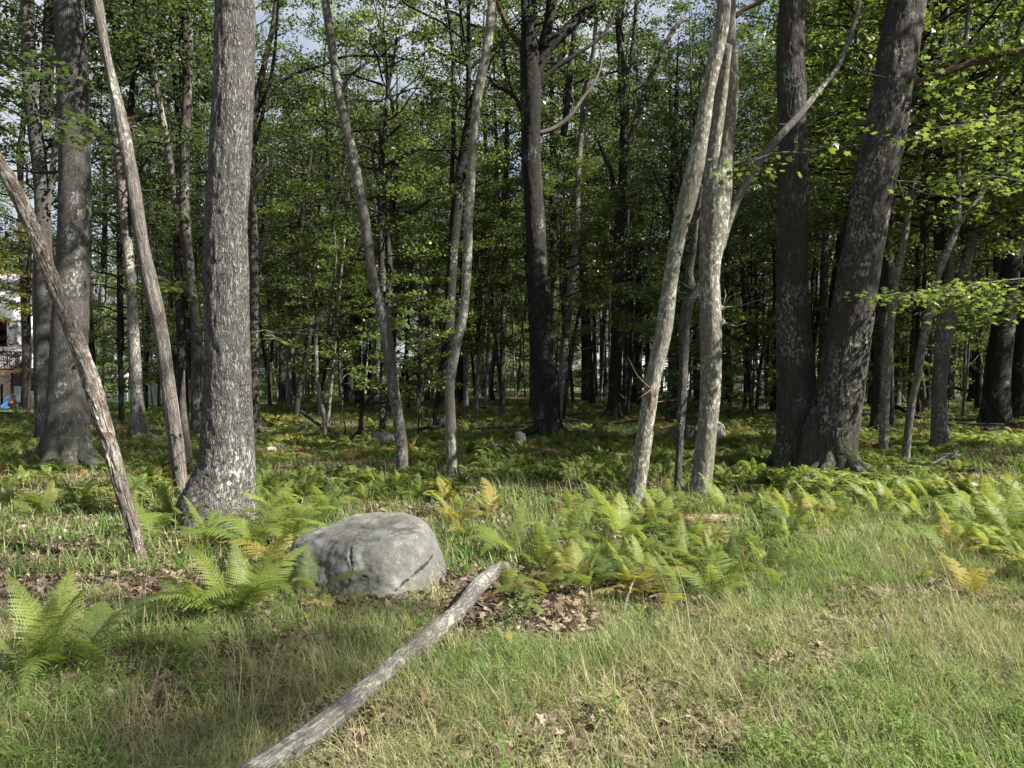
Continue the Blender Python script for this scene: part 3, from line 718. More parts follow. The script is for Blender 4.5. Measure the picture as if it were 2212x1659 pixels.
tree('tree', 'pale grey trunk close behind the dark forked oak', [(1353, 880, 15), (1352, 760, 14), (1351, 640, 13), (1352, 500, 10), (1350, 400, 8)], 'far_pale', H=15, crowns=[('tall', 0, .85)])
tree('maple_tree', 'pale smooth maple leaning left at its foot with a long scar',
     [(1370, 1090, 32), (1374, 1060, 36), (1380, 1030, 36), (1392, 950, 36), (1410, 830, 33), (1436, 710, 36), (1450, 600, 32), (1468, 500, 34), (1492, 400, 40), (1511, 300, 34), (1526, 200, 28), (1546, 100, 32), (1560, 0, 30)],
     'maple', H=13, detail=3, crowns=[('thin', 8.5, 1.0)], flare=.08,
     limbs=[([(1388, 980, 8), (1394, 950, 14), (1402, 900, 15), (1404, 862, 11), (1403, 835, 3)], 'rot', 'bark_scar')])
tree('maple_tree', 'pale smooth maple standing straight with knobs and a branch rising right',
     [(1511, 1075, 44), (1516, 1030, 44), (1525, 950, 42), (1534, 830, 44), (1534, 710, 46), (1531, 590, 44), (1540, 500, 58), (1549, 420, 62), (1562, 360, 44), (1572, 300, 32), (1580, 200, 38), (1582, 100, 34), (1585, 0, 22)],
     'maple', H=14, detail=3, crowns=[('thin', 9, 1.0)], flare=.12,
     limbs=[([(1556, 540, 16), (1572, 480, 18), (1596, 425, 17), (1640, 352, 16), (1690, 290, 16), (1740, 235, 15), (1790, 175, 13), (1835, 120, 11), (1885, 10, 10), (1910, -60, 8)], 'maple_grey', 'limb', 1),
            ([(1530, 440, 24), (1533, 380, 26), (1543, 300, 26), (1552, 200, 26), (1556, 120, 22)], 'maple', 'limb'),
            ([(1548, 706, 10), (1558, 698, 9), (1560, 692, 7)], 'maple', 'knob'), ([(1552, 668, 14), (1559, 664, 12)], 'maple', 'knob'),
            ([(1590, 30, 12), (1612, 12, 10), (1640, 0, 9), (1680, -20, 8)], 'dead_red', 'dead_limb')])
tree('dead_tree', 'dark decaying stem squeezed between the two pale maples',
     [(1464, 1057, 17), (1466, 1000, 16), (1470, 930, 17), (1476, 830, 20), (1480, 710, 23), (1486, 660, 24), (1496, 630, 20), (1490, 590, 17), (1498, 540, 15), (1504, 480, 13), (1512, 400, 11)],
     'left_oak', detail=2, broken=True, flare=.1, lump=.12, limbs=[([(1490, 650, 18), (1502, 636, 18), (1516, 615, 18)], 'left_oak', 'fork')], cat='dead tree')
twin = tree('oak_tree', 'huge twin trunked oak, one stem upright and the other leaning right',
     [(1722, 1012, 90), (1722, 960, 84), (1724, 900, 84), (1722, 830, 80), (1716, 710, 72), (1711, 600, 64), (1709, 500, 66), (1708, 400, 62), (1707, 300, 60), (1706, 200, 60), (1708, 100, 58), (1718, 0, 58)],
     'ridged', Y=12.7, H=20, detail=3, crowns=[('top', 10.5, 1.0)], flare=.22)
twin2 = tree('oak_tree', 'second stem',
     [(1804, 1042, 92), (1804, 1000, 90), (1806, 950, 92), (1812, 900, 90), (1822, 830, 90), (1837, 710, 90), (1850, 620, 86), (1868, 500, 84), (1881, 400, 86), (1903, 300, 86), (1922, 200, 82), (1943, 100, 82), (1965, 0, 80)],
     'ridged', Y=12.1, H=19, detail=3, crowns=[('top', 10.5, 1.0)], flare=.2,
     limbs=[([(1955, 195, 20), (1970, 188, 22), (2000, 175, 17), (2040, 160, 16), (2090, 143, 15), (2140, 130, 15), (2190, 124, 13), (2260, 105, 10)], 'dead_red', 'dead_limb'),
            ([(1896, 645, 6), (1930, 640, 4), (1990, 645, 3), (2040, 640, 2)], 'far_pale', 'dead_limb'), ([(1900, 400, 5), (1935, 395, 3), (1980, 400, 2)], 'far_pale', 'dead_limb')])
for ch in list(twin2.children):
    ch.parent = twin; ch.location = ch.location + twin2.location - twin.location
bpy.data.objects.remove(twin2)
mb = MB(); q = np.array([at(x, y, 12.15) for x, y in ((1756, 1050), (1757, 1010), (1757, 960), (1759, 915), (1761, 880))]) - np.array(twin.location)
tube(mb, q, [.30, .25, .20, .13, .04], 40, 0, dz=.03, lump=.25, relief=.012, rfreq=20, seed=4.4); part('root_collar', mb.mesh('root_collar', [BARK['ridged']]), twin)
tree('maple_tree', 'slim sandy trunk just right of the twin oak, in front of a dark one',
     [(1908, 982, 19), (1909, 930, 19), (1912, 830, 19), (1921, 720, 17), (1934, 640, 15), (1940, 590, 15), (1954, 540, 14), (1966, 460, 14), (1980, 380, 14), (2000, 280, 14), (2016, 200, 13), (2030, 100, 10)],
     'maple', H=12, detail=2, crowns=[('near_maple', 2.2, 1.0)], flare=.1)
tree('oak_tree', 'dark thick trunk right behind the slim sandy one', [(1898, 938, 36), (1898, 900, 32), (1902, 800, 27), (1908, 700, 26), (1913, 590, 26), (1918, 400, 24), (1922, 250, 22)],
     'far_dark', H=18, detail=1, crowns=[('under', 3.5, 1.2)], flare=.35)
tree('maple_tree', 'thin brown stem bending right, rooted beside a flat pale stone',
     [(1956, 1000, 17), (1962, 930, 16), (1972, 860, 15), (1980, 820, 15), (1990, 750, 17), (2003, 690, 17), (2014, 640, 14), (2022, 595, 12), (2048, 530, 14), (2064, 480, 14), (2068, 400, 11), (2074, 300, 11), (2083, 200, 11), (2094, 120, 10), (2100, 0, 9)],
     'maple_grey', H=11, detail=2, crowns=[('near_maple', 1.8, 1.0, 1.0, 1.6)], flare=.1,
     limbs=[([(2050, 520, 6), (2080, 470, 8), (2122, 418, 8), (2170, 380, 7), (2225, 340, 6)], 'maple_grey', 'limb', 1)])
tree('maple_tree', 'stout brown maple forking at head height near the right edge',
     [(2031, 975, 37), (2030, 930, 33), (2030, 830, 30), (2038, 740, 32), (2044, 690, 38), (2056, 640, 36), (2076, 590, 20), (2092, 530, 20), (2102, 460, 20), (2110, 380, 19), (2130, 300, 18), (2160, 200, 15), (2196, 100, 12)],
     'maple_grey', H=12, detail=2, crowns=[('near_maple', 1.5, 1.1)], flare=.15,
     limbs=[([(2042, 690, 20), (2044, 640, 16), (2046, 590, 15), (2044, 500, 14), (2052, 400, 12), (2060, 300, 10)], 'maple_grey'),
            ([(2084, 560, 8), (2120, 505, 8), (2160, 475, 7), (2230, 440, 6)], 'maple_grey', 'limb', 1)])
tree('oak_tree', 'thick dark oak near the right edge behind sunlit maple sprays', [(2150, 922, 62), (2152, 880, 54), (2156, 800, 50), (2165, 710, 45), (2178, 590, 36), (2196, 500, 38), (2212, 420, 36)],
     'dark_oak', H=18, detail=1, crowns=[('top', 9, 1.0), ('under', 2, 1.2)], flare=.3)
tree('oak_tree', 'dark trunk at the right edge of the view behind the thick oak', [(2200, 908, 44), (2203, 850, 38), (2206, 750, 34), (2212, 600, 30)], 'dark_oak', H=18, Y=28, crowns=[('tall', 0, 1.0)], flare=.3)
tree('oak_tree', 'broad dark trunk far off between the forked maple and thick right oak', [(2108, 868, 34), (2108, 830, 27), (2108, 700, 26), (2112, 590, 24), (2114, 400, 20)], 'far_dark', H=20, crowns=[('tall', 0, 1.1)], flare=.35)
tree('oak_tree', 'grey trunk with pale patches between the peeling trunk and cracked bare one',
     [(300, 946, 34), (298, 900, 29), (294, 830, 26), (286, 710, 23), (280, 620, 21), (270, 490, 22), (266, 400, 22), (260, 300, 20), (248, 150, 16), (238, 0, 14)],
     'far_pale', Y=19.5, H=17, detail=1, crowns=[('under_oak', 2.5, 1.0), ('top', 10, .8)], flare=.3)
tree('tree', 'thin dark stem left of the pale patched trunk', [(262, 935, 12), (262, 850, 10), (258, 750, 10), (254, 620, 8), (256, 500, 6)], 'far_dark', Y=26, H=13, crowns=[('under', 0, 1.0)])
tree('oak_tree', 'grey trunk with light patches just left of the biggest oak', [(427, 942, 28), (426, 900, 25), (424, 830, 23), (421, 710, 20), (412, 600, 20), (404, 500, 21), (402, 400, 21), (399, 200, 19), (402, 100, 16), (405, 0, 14)],
     'far', H=19, detail=1, crowns=[('top', 9.5, 1.0)], flare=.3, limbs=[([(384, 440, 13), (379, 400, 14), (374, 350, 14), (364, 270, 12), (352, 180, 10), (350, 80, 10), (338, 0, 8)], 'far_pale', 'limb')])
tree('tree', 'dark trunk seen between the cracked bare trunk and the light patched one', [(396, 925, 22), (395, 850, 22), (391, 700, 21), (388, 590, 18), (384, 480, 14)], 'far_dark', Y=24, H=16, crowns=[('tall', 0, .95)])
tree('oak_tree', 'grey trunk close behind the right side of the biggest oak', [(551, 932, 26), (550, 880, 22), (548, 750, 21), (547, 600, 20), (547, 480, 16), (545, 380, 18), (548, 280, 16), (560, 200, 14), (576, 100, 12), (590, 0, 10)],
     'far', Y=21, H=18, detail=1, crowns=[('top', 9, 1.0)], flare=.3,
     limbs=[([(548, 405, 14), (560, 385, 13), (578, 360, 11), (584, 350, 7)], 'far_pale', 'broken_limb'), ([(548, 290, 10), (566, 230, 9), (600, 185, 8), (650, 155, 7), (700, 135, 6), (745, 112, 5), (845, 105, 4)], 'far_dark', 'limb', 1),
            ([(550, 330, 8), (575, 240, 8), (598, 150, 7), (612, 60, 6), (622, 0, 5)], 'far_dark', 'limb')])
tree('tree', 'black stem leaning right in the cluster left of the slender leaning trunk', [(640, 905, 14), (643, 860, 12), (650, 820, 12), (664, 750, 11), (676, 670, 11), (696, 602, 10), (716, 520, 9), (730, 440, 7)], 'far_dark', H=13, crowns=[('under_oak', 1, 1.1)], flare=.2)
tree('tree', 'pale grey stem in the cluster, next to the black leaning one', [(626, 880, 12), (624, 800, 11), (622, 730, 11), (624, 640, 9), (622, 500, 8)], 'far_pale', H=17, crowns=[('tall', 0, .9)])
tree('tree', 'dappled dark stem at the left side of the cluster', [(613, 872, 13), (609, 800, 12), (606, 710, 12), (602, 620, 10), (600, 500, 9)], 'far', H=17, crowns=[('tall', 0, .85)])
tree('tree', 'pale trunk at the right end of the cluster, swelling at its foot', [(659, 868, 15), (659, 820, 11), (660, 760, 11), (661, 680, 9), (662, 500, 8)], 'far_pale', H=16, crowns=[('tall', 0, .8)])
tree('tree', 'thin stem curving left at the far side of the cluster', [(584, 878, 8), (578, 815, 7), (566, 740, 6), (560, 670, 6), (558, 560, 5)], 'far_dark', H=12, crowns=[('under', 0, 1.0)])
tree('tree', 'bent thin stem splaying right from a shared foot', [(688, 902, 8), (689, 840, 8), (692, 790, 7), (712, 726, 7), (732, 642, 7), (748, 590, 6), (754, 500, 4), (756, 430, 3)], 'far_dark', H=9, crowns=[('under', 0, .9)], flare=0)
tree('tree', 'outermost thin black stem splaying right over the ferns', [(694, 900, 8), (698, 820, 8), (716, 762, 7), (736, 710, 7), (752, 658, 7), (780, 590, 6), (802, 535, 4)], 'far_dark', H=7, crowns=[('under', 0, .7)], flare=0)
tree('tree', 'dark double bent tree right behind the slender leaning trunk',
     [(827, 938, 14), (826, 860, 13), (829, 760, 14), (835, 640, 15), (840, 590, 14), (838, 510, 13), (848, 470, 12), (842, 445, 10), (828, 405, 8), (822, 350, 8), (824, 290, 8), (836, 230, 7), (848, 150, 6), (858, 80, 5)],
     'far_dark', H=11, detail=1, crowns=[('under', 1.5, 1.0)], flare=.1,
     limbs=[([(846, 474, 8), (875, 462, 8), (905, 445, 7), (935, 425, 6), (970, 420, 4), (1010, 428, 3)], 'far_dark', 'limb', 1), ([(834, 466, 6), (820, 410, 6), (806, 350, 6), (812, 315, 6), (822, 308, 5)], 'far', 'limb')])
tree('tree', 'wavy dark stem left of the middle in the green depths', [(864, 845, 9), (874, 790, 9), (882, 720, 9), (880, 670, 9), (889, 620, 9), (886, 560, 8), (882, 500, 8), (880, 420, 6)], 'far_dark', H=15, Y=42, crowns=[('under_oak', 1, 1.2)], flare=.1)
tree('tree', 'straight dark trunk left of the middle in the green depths', [(910, 858, 15), (911, 800, 13), (912, 700, 12), (912, 560, 10)], 'far_dark', H=19, crowns=[('tall', 0, 1.0)])
tree('tree', 'pale straight stem right of the crooked maple', [(1007, 896, 11), (1006, 820, 10), (1005, 750, 10), (1012, 690, 8), (1014, 600, 7)], 'far_pale', H=14, crowns=[('under', 0, 1.1)])
tree('tree', 'slanting pale stem right of the crooked maple', [(1028, 900, 8), (1030, 830, 8), (1032, 780, 8), (1041, 720, 7), (1052, 662, 7), (1060, 580, 5)], 'far_pale', H=12, crowns=[('under', 0, 1.0)])
tree('tree', 'straight dark trunk halfway between crooked maple and central oak', [(1085, 896, 14), (1085, 830, 12), (1086, 740, 11), (1088, 620, 10), (1092, 500, 10), (1081, 440, 8), (1074, 380, 7), (1070, 250, 6)], 'far', H=17, detail=1, crowns=[('tall', 0, .95)])
tree('tree', 'crooked dark tree with a bulge left of the straight dark trunk', [(1065, 866, 10), (1060, 830, 12), (1064, 790, 11), (1072, 750, 8), (1062, 690, 7), (1064, 600, 7)], 'far_dark', H=15, crowns=[('under_oak', 2, 1.1)])
tree('tree', 'straight dark trunk tucked left of the central oak foot', [(1150, 894, 14), (1150, 800, 12), (1151, 700, 12), (1150, 560, 10)], 'far', H=18, crowns=[('tall', 0, .95)])
tree('maple_tree', 'grey lichen spotted trunk leaning right of the central oak', [(1212, 902, 20), (1215, 840, 19), (1220, 750, 18), (1228, 670, 18), (1234, 610, 17), (1244, 500, 14), (1250, 360, 13), (1257, 280, 12), (1264, 200, 12), (1280, 120, 10), (1288, 20, 8)],
     'maple_grey', Y=27, H=19, detail=1, crowns=[('tall', 2, .95)])
tree('tree', 'thin black stem in front of the lichen spotted trunk', [(1218, 903, 8), (1222, 850, 8), (1229, 810, 7), (1244, 710, 7), (1256, 662, 6), (1282, 605, 5), (1328, 570, 3)], 'far_dark', Y=26, H=8, crowns=[('under', 1, .8)], flare=0)
tree('tree', 'vertical trunk with a bright patch right of the central oak', [(1195, 890, 14), (1195, 700, 13), (1195, 600, 12), (1194, 440, 12), (1192, 350, 10)], 'far', Y=32, H=18, crowns=[('tall', 0, .9)])
tree('tree', 'black stem right of the pale leaning maple', [(1444, 918, 10), (1446, 850, 9), (1452, 770, 9), (1456, 680, 8), (1460, 600, 7)], 'far_dark', H=11, crowns=[('under_oak', 0, .9)])
tree('tree', 'slim grey stem left of the pale leaning maple', [(1380, 878, 11), (1377, 800, 9), (1375, 700, 9), (1378, 630, 8), (1377, 500, 7)], 'far', H=15, crowns=[('under', 2, 1.2)])
tree('tree', 'dark straight trunk behind the gap between the pale maples', [(1506, 880, 16), (1504, 800, 14), (1504, 700, 13), (1505, 560, 11)], 'far_dark', H=18, crowns=[('tall', 0, 1.0)])
tree('tree', 'dark trunk first to the right of the straight pale maple', [(1579, 860, 13), (1573, 770, 11), (1568, 690, 10), (1562, 600, 9)], 'far_dark', H=17, crowns=[('tall', 0, 1.0)])
tree('tree', 'thin forked stem second to the right of the straight pale maple', [(1608, 888, 7), (1612, 840, 6), (1619, 790, 6), (1628, 720, 5), (1640, 640, 4)], 'far', H=10, crowns=[('under', 0, .9)], flare=0)
tree('tree', 'dark curved stem left of the twin trunked oak', [(1634, 884, 8), (1640, 820, 8), (1648, 760, 8), (1662, 700, 8), (1672, 640, 6)], 'far_dark', H=13, crowns=[('under_oak', 0, 1.0)], flare=.1)
tree('tree', 'sunlit grey trunk just left of the twin trunked oak', [(1666, 878, 22), (1668, 850, 17), (1671, 770, 15), (1674, 670, 14), (1675, 590, 12)], 'far_pale', H=18, crowns=[('tall', 0, 1.05)], flare=.3)
tree('dead_tree', 'bare orange tinted snag in the cleft of the twin oak', [(1766, 886, 13), (1776, 800, 13), (1786, 740, 12), (1797, 690, 10), (1800, 660, 4)], 'rot', broken=True, Y=30, cat='dead tree')
tree('tree', 'dark double trunk high behind the leaning twin oak stem', [(1826, 880, 22), (1830, 600, 22), (1838, 380, 22), (1840, 280, 20), (1835, 180, 18), (1834, 40, 16)], 'far_dark', Y=24, H=20, detail=1, crowns=[('tall', 3, 1.0)],
     limbs=[([(1842, 380, 14), (1848, 300, 16), (1856, 200, 16), (1864, 110, 15), (1862, 0, 12)], 'far')])
tree('tree', 'grey stem rising behind the right edge of the leaning twin stem', [(1925, 860, 12), (1926, 500, 12), (1930, 380, 12), (1942, 320, 12), (1958, 260, 11), (1985, 170, 10), (2006, 100, 10), (2022, 30, 8)], 'far', Y=22, H=14, crowns=[('under', 3, 1.3)])
tree('tree', 'straight trunk with root flare between the sandy stem and thin brown stem', [(1940, 876, 24), (1938, 840, 15), (1939, 760, 13), (1941, 650, 12)], 'far', H=17, crowns=[('tall', 0, 1.0)], flare=.5)
tree('tree', 'short curved stem left of the thin brown stem', [(1985, 898, 10), (1982, 850, 9), (1985, 780, 9), (1990, 700, 8)], 'far_dark', H=13, crowns=[('under', 0, 1.1)])
tree('tree', 'pale bending stem between thin brown stem and forked maple', [(1998, 880, 10), (1994, 830, 8), (1990, 780, 7), (1994, 700, 6)], 'far_pale', H=12, crowns=[('under', 0, 1.1)])

# trees beyond the frame's right and behind the camera whose shade dapples the ground
for i, (x, y, h, s, lab) in enumerate([(13.0, -4.0, 16.0, 1.1, 'oak outside the view whose light shade falls on the boulder'), (10.6, 6.9, 11.0, 1.2, 'oak outside the view shading the ferns behind the biggest oak'),
                                       (13.9, 9.6, 9.5, 1.1, 'oak outside the view to the right shading the middle ferns')]):
    g0 = gz(x, y); t = thing('oak_tree', lab, 'tree', (x, y, g0)); mb = MB()
    lx, ly = (.6, .4) if i == 0 else (0, 0)
    tube(mb, [(0, 0, -.2), (0.05, 0, .4), (lx * .4 + .1, ly * .4, 4), (lx, ly, h + 1)], [.16, .13, .10, .07] if i == 0 else [.3, .25, .2, .14], 12, 0, dz=.4, lump=.05, flare=(.3, .3, 5, 1))
    part('trunk', mb.mesh('trunk', [BARK['far']]), t); part('crown', CR['thin'][1] if i == 1 else CR['top'][i % 3], t, (lx * .95, ly * .95, h - .3), (0, 0, i * 1.7), s)

# ---------------------------------------------------------------- the many lesser trees of the wood
FT = []
for i in range(8):
    mb = MB(); h = 17; r = [.17, .12, .21, .09, .15, .11, .24, .07][i]
    bx, by = rng.normal(0, .35, 2)
    P = [(0, 0, -.3), (0, 0, .15), (bx * .15, by * .15, 2.5), (bx * .5 + rng.normal(0, .08), by * .5, 6), (bx, by, 10), (bx * .7, by * .7, 14), (bx * .6, by * .6, h)]
    tube(mb, P, [r * 1.25, r * 1.15, r, r * .85, r * .65, r * .4, r * .12], 10, 0, dz=.4, lump=.07, flare=(.35, .3, 5, i), seed=i)
    for b in range(7):
        z = rng.uniform(2.0, 13); a = rng.uniform(0, 6.28); l = rng.uniform(.6, 2.2)
        px, py = np.interp(z, [2.5, 6, 10, 14], [bx * .15, bx * .5, bx, bx * .7]), np.interp(z, [2.5, 6, 10, 14], [by * .15, by * .5, by, by * .7])
        d = np.array([math.cos(a), math.sin(a), rng.uniform(.1, .9)])
        o = np.array([px, py, z]); tube(mb, [o, o + d * l * .5 + rng.normal(0, .1, 3), o + d * l], [.035, .022, .006], 5, 0, n=5)
    FT.append(mb.mesh('trunk', [BARK[['far', 'far_dark', 'far_dark', 'far_pale', 'far', 'far_dark', 'far_dark', 'far_pale'][i]]]))
LAB = {0: 'grey mid sized trunk deep in the far woods', 1: 'dark slim trunk deep in the far woods', 2: 'thick dark trunk deep in the far woods', 3: 'pale thin trunk deep in the far woods'}
KEY = [0, 1, 2, 3, 0, 1, 2, 3]
placed = [(o.location.x, o.location.y) for o in bpy.data.objects if o.type == 'EMPTY']
rs = random.Random(5)
cnt = 0; tries = 0
while cnt < 165 and tries < 9000:
    tries += 1
    y = 26 + (77 - 26) * rs.random() ** .85; hw = y * .70 + 4
    x = rs.uniform(-hw, hw)
    if -0.72 * y < x and x < -17 and y > 43 and x < -.50 * y: continue                # the yard
    if y < 33 and rs.random() < .7: continue
    if -70 < CX + x / y * FD < 112: continue
    if any((x - a) ** 2 + (y - b) ** 2 < 1.7 for a, b in placed): continue
    v = rs.randrange(8); s = rs.uniform(.85, 1.2)
    t = thing('tree', LAB[KEY[v]], 'tree', (x, y, gz(x, y)), 'trees deep in the far woods: ' + LAB[KEY[v]].split(' trunk')[0])
    rz = rs.uniform(0, 6.28); w = rs.uniform(.8, 1.25)
    part('trunk', FT[v], t, (0, 0, 0), (rs.gauss(0, .035), rs.gauss(0, .035), rz), (w * s, w * s, s))
    if v in (3, 7, 1) and rs.random() < .45: part('crown', rs.choice(CR['under'] + CR['under_oak']), t, (0, 0, rs.uniform(.2, 3.0)), (0, 0, rz), s * 1.15)
    elif rs.random() < .38: part('crown', rs.choice(CR['thin']), t, (0, 0, 10.5 * s), (0, 0, rz), s)
    else: part('crown', rs.choice(CR['tall']), t, (0, 0, rs.uniform(-.5, 1.5)), (0, 0, rz), s)
    placed.append((x, y)); cnt += 1
slim = 0; tries = 0
while slim < 75 and tries < 6000:
    tries += 1
    y = rs.uniform(24, 62); x = rs.uniform(-.70, .74) * y
    if (x < -.5 * y and y > 40) or CX + x / y * FD < 112 or any((x - a) ** 2 + (y - b) ** 2 < 1.0 for a, b in placed): continue
    v = rs.choice([1, 7, 5, 3, 1, 6]); s_ = rs.uniform(.6, .95)
    t = thing('slim_tree', 'slim dark stem among the crowd of far trunks', 'tree', (x, y, gz(x, y)), 'slim stems among the far trunks')
    part('trunk', FT[v], t, (0, 0, 0), (rs.gauss(0, .09), rs.gauss(0, .06), rs.uniform(0, 6.28)), (s_ * .75, s_ * .75, s_))
    part('crown', rs.choice(CR['thin']), t, (0, 0, 8.5 * s_), (0, 0, rs.uniform(0, 6)), s_ * .9)
    placed.append((x, y)); slim += 1
# trees right and left of the view that keep the wood in shade
side = 0; tries = 0
while side < 26 and tries < 3000:
    tries += 1
    y = rs.uniform(11, 60); s_ = rs.choice([1, 1, 1, -1]); x = s_ * (y * .70 + rs.uniform(2.5, 11))
    if s_ < 0 and y > 40: continue
    if any((x - a) ** 2 + (y - b) ** 2 < 6 for a, b in placed): continue
    t = thing('tree', 'tree standing just outside the sides of the view', 'tree', (x, y, gz(x, y)), 'trees beside the view')
    v = rs.randrange(8); rz = rs.uniform(0, 6.28)
    part('trunk', FT[v], t, (0, 0, 0), (0, 0, rz)); part('crown', rs.choice(CR['tall'] + CR['under']), t, (0, 0, -1), (0, 0, rz), 1.05)
    placed.append((x, y)); side += 1
for i in range(17):                                                                  # leafy saplings under the canopy
    y = rs.uniform(16, 42); x = rs.uniform(-.68, .68) * y
    if abs(x / y) < .07 and y < 24: continue
    t = thing('sapling', 'leafy young sapling growing under the canopy among ferns', 'sapling', (x, y, gz(x, y)), 'saplings under the canopy')
    mb = MB(); tube(mb, [(0, 0, -.1), (.05, .05, 1.2), (.02, 0, 2.4), (0, 0, 4.2)], [.025, .02, .015, .006], 6, 0, n=12, seed=i)
    part('trunk', mb.mesh('trunk', [BARK['far_dark']]), t); part('crown', CR['sapling'][i % 2], t, (0, 0, 0), (0, 0, rs.uniform(0, 6)), rs.uniform(.8, 1.2))
for nm, lab, px, Y, c, s in (('maple_tree', 'yellow and orange turning maple in front of the white house', 62, 36, 'autumn', .95),
                             ('ornamental_tree', 'small dark red leaved tree in the yard by the deck', 48, 43, 'red', .7), ('ornamental_tree', 'dark red leaved tree at the left corner of the deck', -25, 41, 'red', 1.1)):
    x = (px - CX) / FD * Y; t = thing(nm, lab, 'tree', (x, Y, gz(x, Y))); mb = MB()
    tube(mb, [(0, 0, -.2), (0, 0, 1.0), (.1, 0, 3.0), (0, 0, 7.0 if c == 'autumn' else 4)], [.08, .07, .05, .02], 7, 0, n=14)
    part('trunk', mb.mesh('trunk', [BARK['far_dark']]), t); part('crown', CR[c][0], t, (0, 0, 2.3 if c == 'autumn' else .3), (0, 0, rs.uniform(0, 6)), s)

# far woods beyond the road: one green mass
n = 210
fx = rng.uniform(-120, 120, n); fy = rng.uniform(94, 135, n)
scatter('distant_woods', np.stack([fx, fy, ground_z(fx, fy) - 2], -1), np.stack([0 * fx, 0 * fx, rng.uniform(0, 6.28, n)], -1), rng.uniform(.9, 1.4, n), rng.integers(0, 3, n), CR['wall'] + CR['tall'][:1], label='green wall of woods beyond the road')

n = 130
fx = rng.uniform(-62, 62, n); fy = rng.uniform(62, 82, n)
ok = ~((fx < -24) & (fy < 70)) & ~((fx > 13) & (fx < 21)); fx, fy = fx[ok], fy[ok]; n = len(fx)
scatter('far_undergrowth', np.stack([fx, fy, ground_z(fx, fy) - .9], -1), np.stack([0 * fx, 0 * fx, rng.uniform(0, 6.28, n)], -1), rng.uniform(.6, 1.1, n), rng.integers(0, 2, n), CR['sapling'], label='dim leafy undergrowth between the farthest trunks')
# ---------------------------------------------------------------- ferns
def frond_mesh(L, arch, npin, hi=True, mat=FERN, name='frond', ragged=0.0):
    mb = MB(); n = 26
    s = np.linspace(0, 1, n); ang = arch[0] + (arch[1] - arch[0]) * s ** 1.3           # slope along the stalk, radians
    dx = np.cos(ang) * L / n; dz = np.sin(ang) * L / n
    x = np.concatenate([[0], np.cumsum(dx)])[:n]; z = np.concatenate([[0], np.cumsum(dz)])[:n]
    y = np.sin(s * 2.2 + rng.uniform(0, 6)) * .03 * L * s
    C = np.stack([x, y, z], -1)
    tube(mb, C[::3], np.linspace(.0030, .0008, len(C[::3])), 3, 0, cap=False, rnd=.35)
    base = rng.uniform(.35, .75)
    V = []; T = []; RN = []; nv = 0
    for k in range(npin):
        f = .20 + .79 * (k / npin) ** .92
        i = f * (n - 1); a = C[int(i)] * (1 - i % 1) + C[min(int(i) + 1, n - 1)] * (i % 1)
        td = C[min(int(i) + 1, n - 1)] - C[max(int(i) - 1, 0)]; td /= np.linalg.norm(td)
        up = np.cross(td, [0, 1, 0]); up = -up if up[2] < 0 else up
        env = min(1, (1 - f) / .55) ** .85 * min(1, .72 + (f - .2) * 1.6)
        w = L * .205 * env * rng.uniform(.88, 1.08)
        for sd in (-1, 1):
            if ragged and rng.uniform() < ragged: continue
            lat = np.array([0, sd, 0]); d = lat * .93 + td * .36; d /= np.linalg.norm(d)
            fold = rng.normal(.12, .10)
            ns = (9 if hi else 3)
            tt = np.linspace(0, 1, ns + 1)
            cen = a + d * (w * tt)[:, None] + up * (w * (fold * tt - .32 * tt ** 2))[:, None] + td * (w * .12 * tt ** 2)[:, None]
            wd = L * .029 * (1 - tt ** 1.6) * (1.0 if hi else 1.15) + .0006
            if hi:
                for q in range(ns):
                    m_ = (cen[q] * .35 + cen[q + 1] * .65)
                    for s2 in (-1, 1):
                        V += [cen[q], cen[q + 1], m_ + td * s2 * wd[q] * rng.uniform(.85, 1.1) + d * wd[q] * .35]
                        T.append((nv, nv + 1, nv + 2)); nv += 3; RN += [base + rng.normal(0, .05)] * 3
            else:
                e = cen[1] + td * wd[0] * 1.1; g_ = cen[1] - td * wd[0] * 1.1
                V += [cen[0], e, cen[3], g_]; T += [(nv, nv + 1, nv + 2), (nv, nv + 2, nv + 3)]; nv += 4; RN += [base + rng.normal(0, .08)] * 4
    mb.add(np.array(V), None, T, 0, rnd=np.clip(RN, 0, 1))
    return mb.mesh(name, [mat], False)


ARCH = [(1.2, -.35), (1.0, -.6), (1.4, .25), (.8, -.35), (1.15, -.95), (1.45, .7)]
HI = {k: [frond_mesh(.62, a, 23, True, m) for a in ARCH] for k, m in (('g', FERN), ('b', FERN_BRIGHT))}
HI['y'] = [frond_mesh(.58, a, 20, True, FERN_YELLOW, ragged=.1) for a in ARCH[:4]]
HI['n'] = [frond_mesh(.45, (1.2, -1.2), 15, True, FERN_BROWN, ragged=.3), frond_mesh(.40, (1.3, -1.7), 14, True, FERN_BROWN, ragged=.35), frond_mesh(.42, (.8, -.9), 14, True, FERN_BROWN, ragged=.3)]


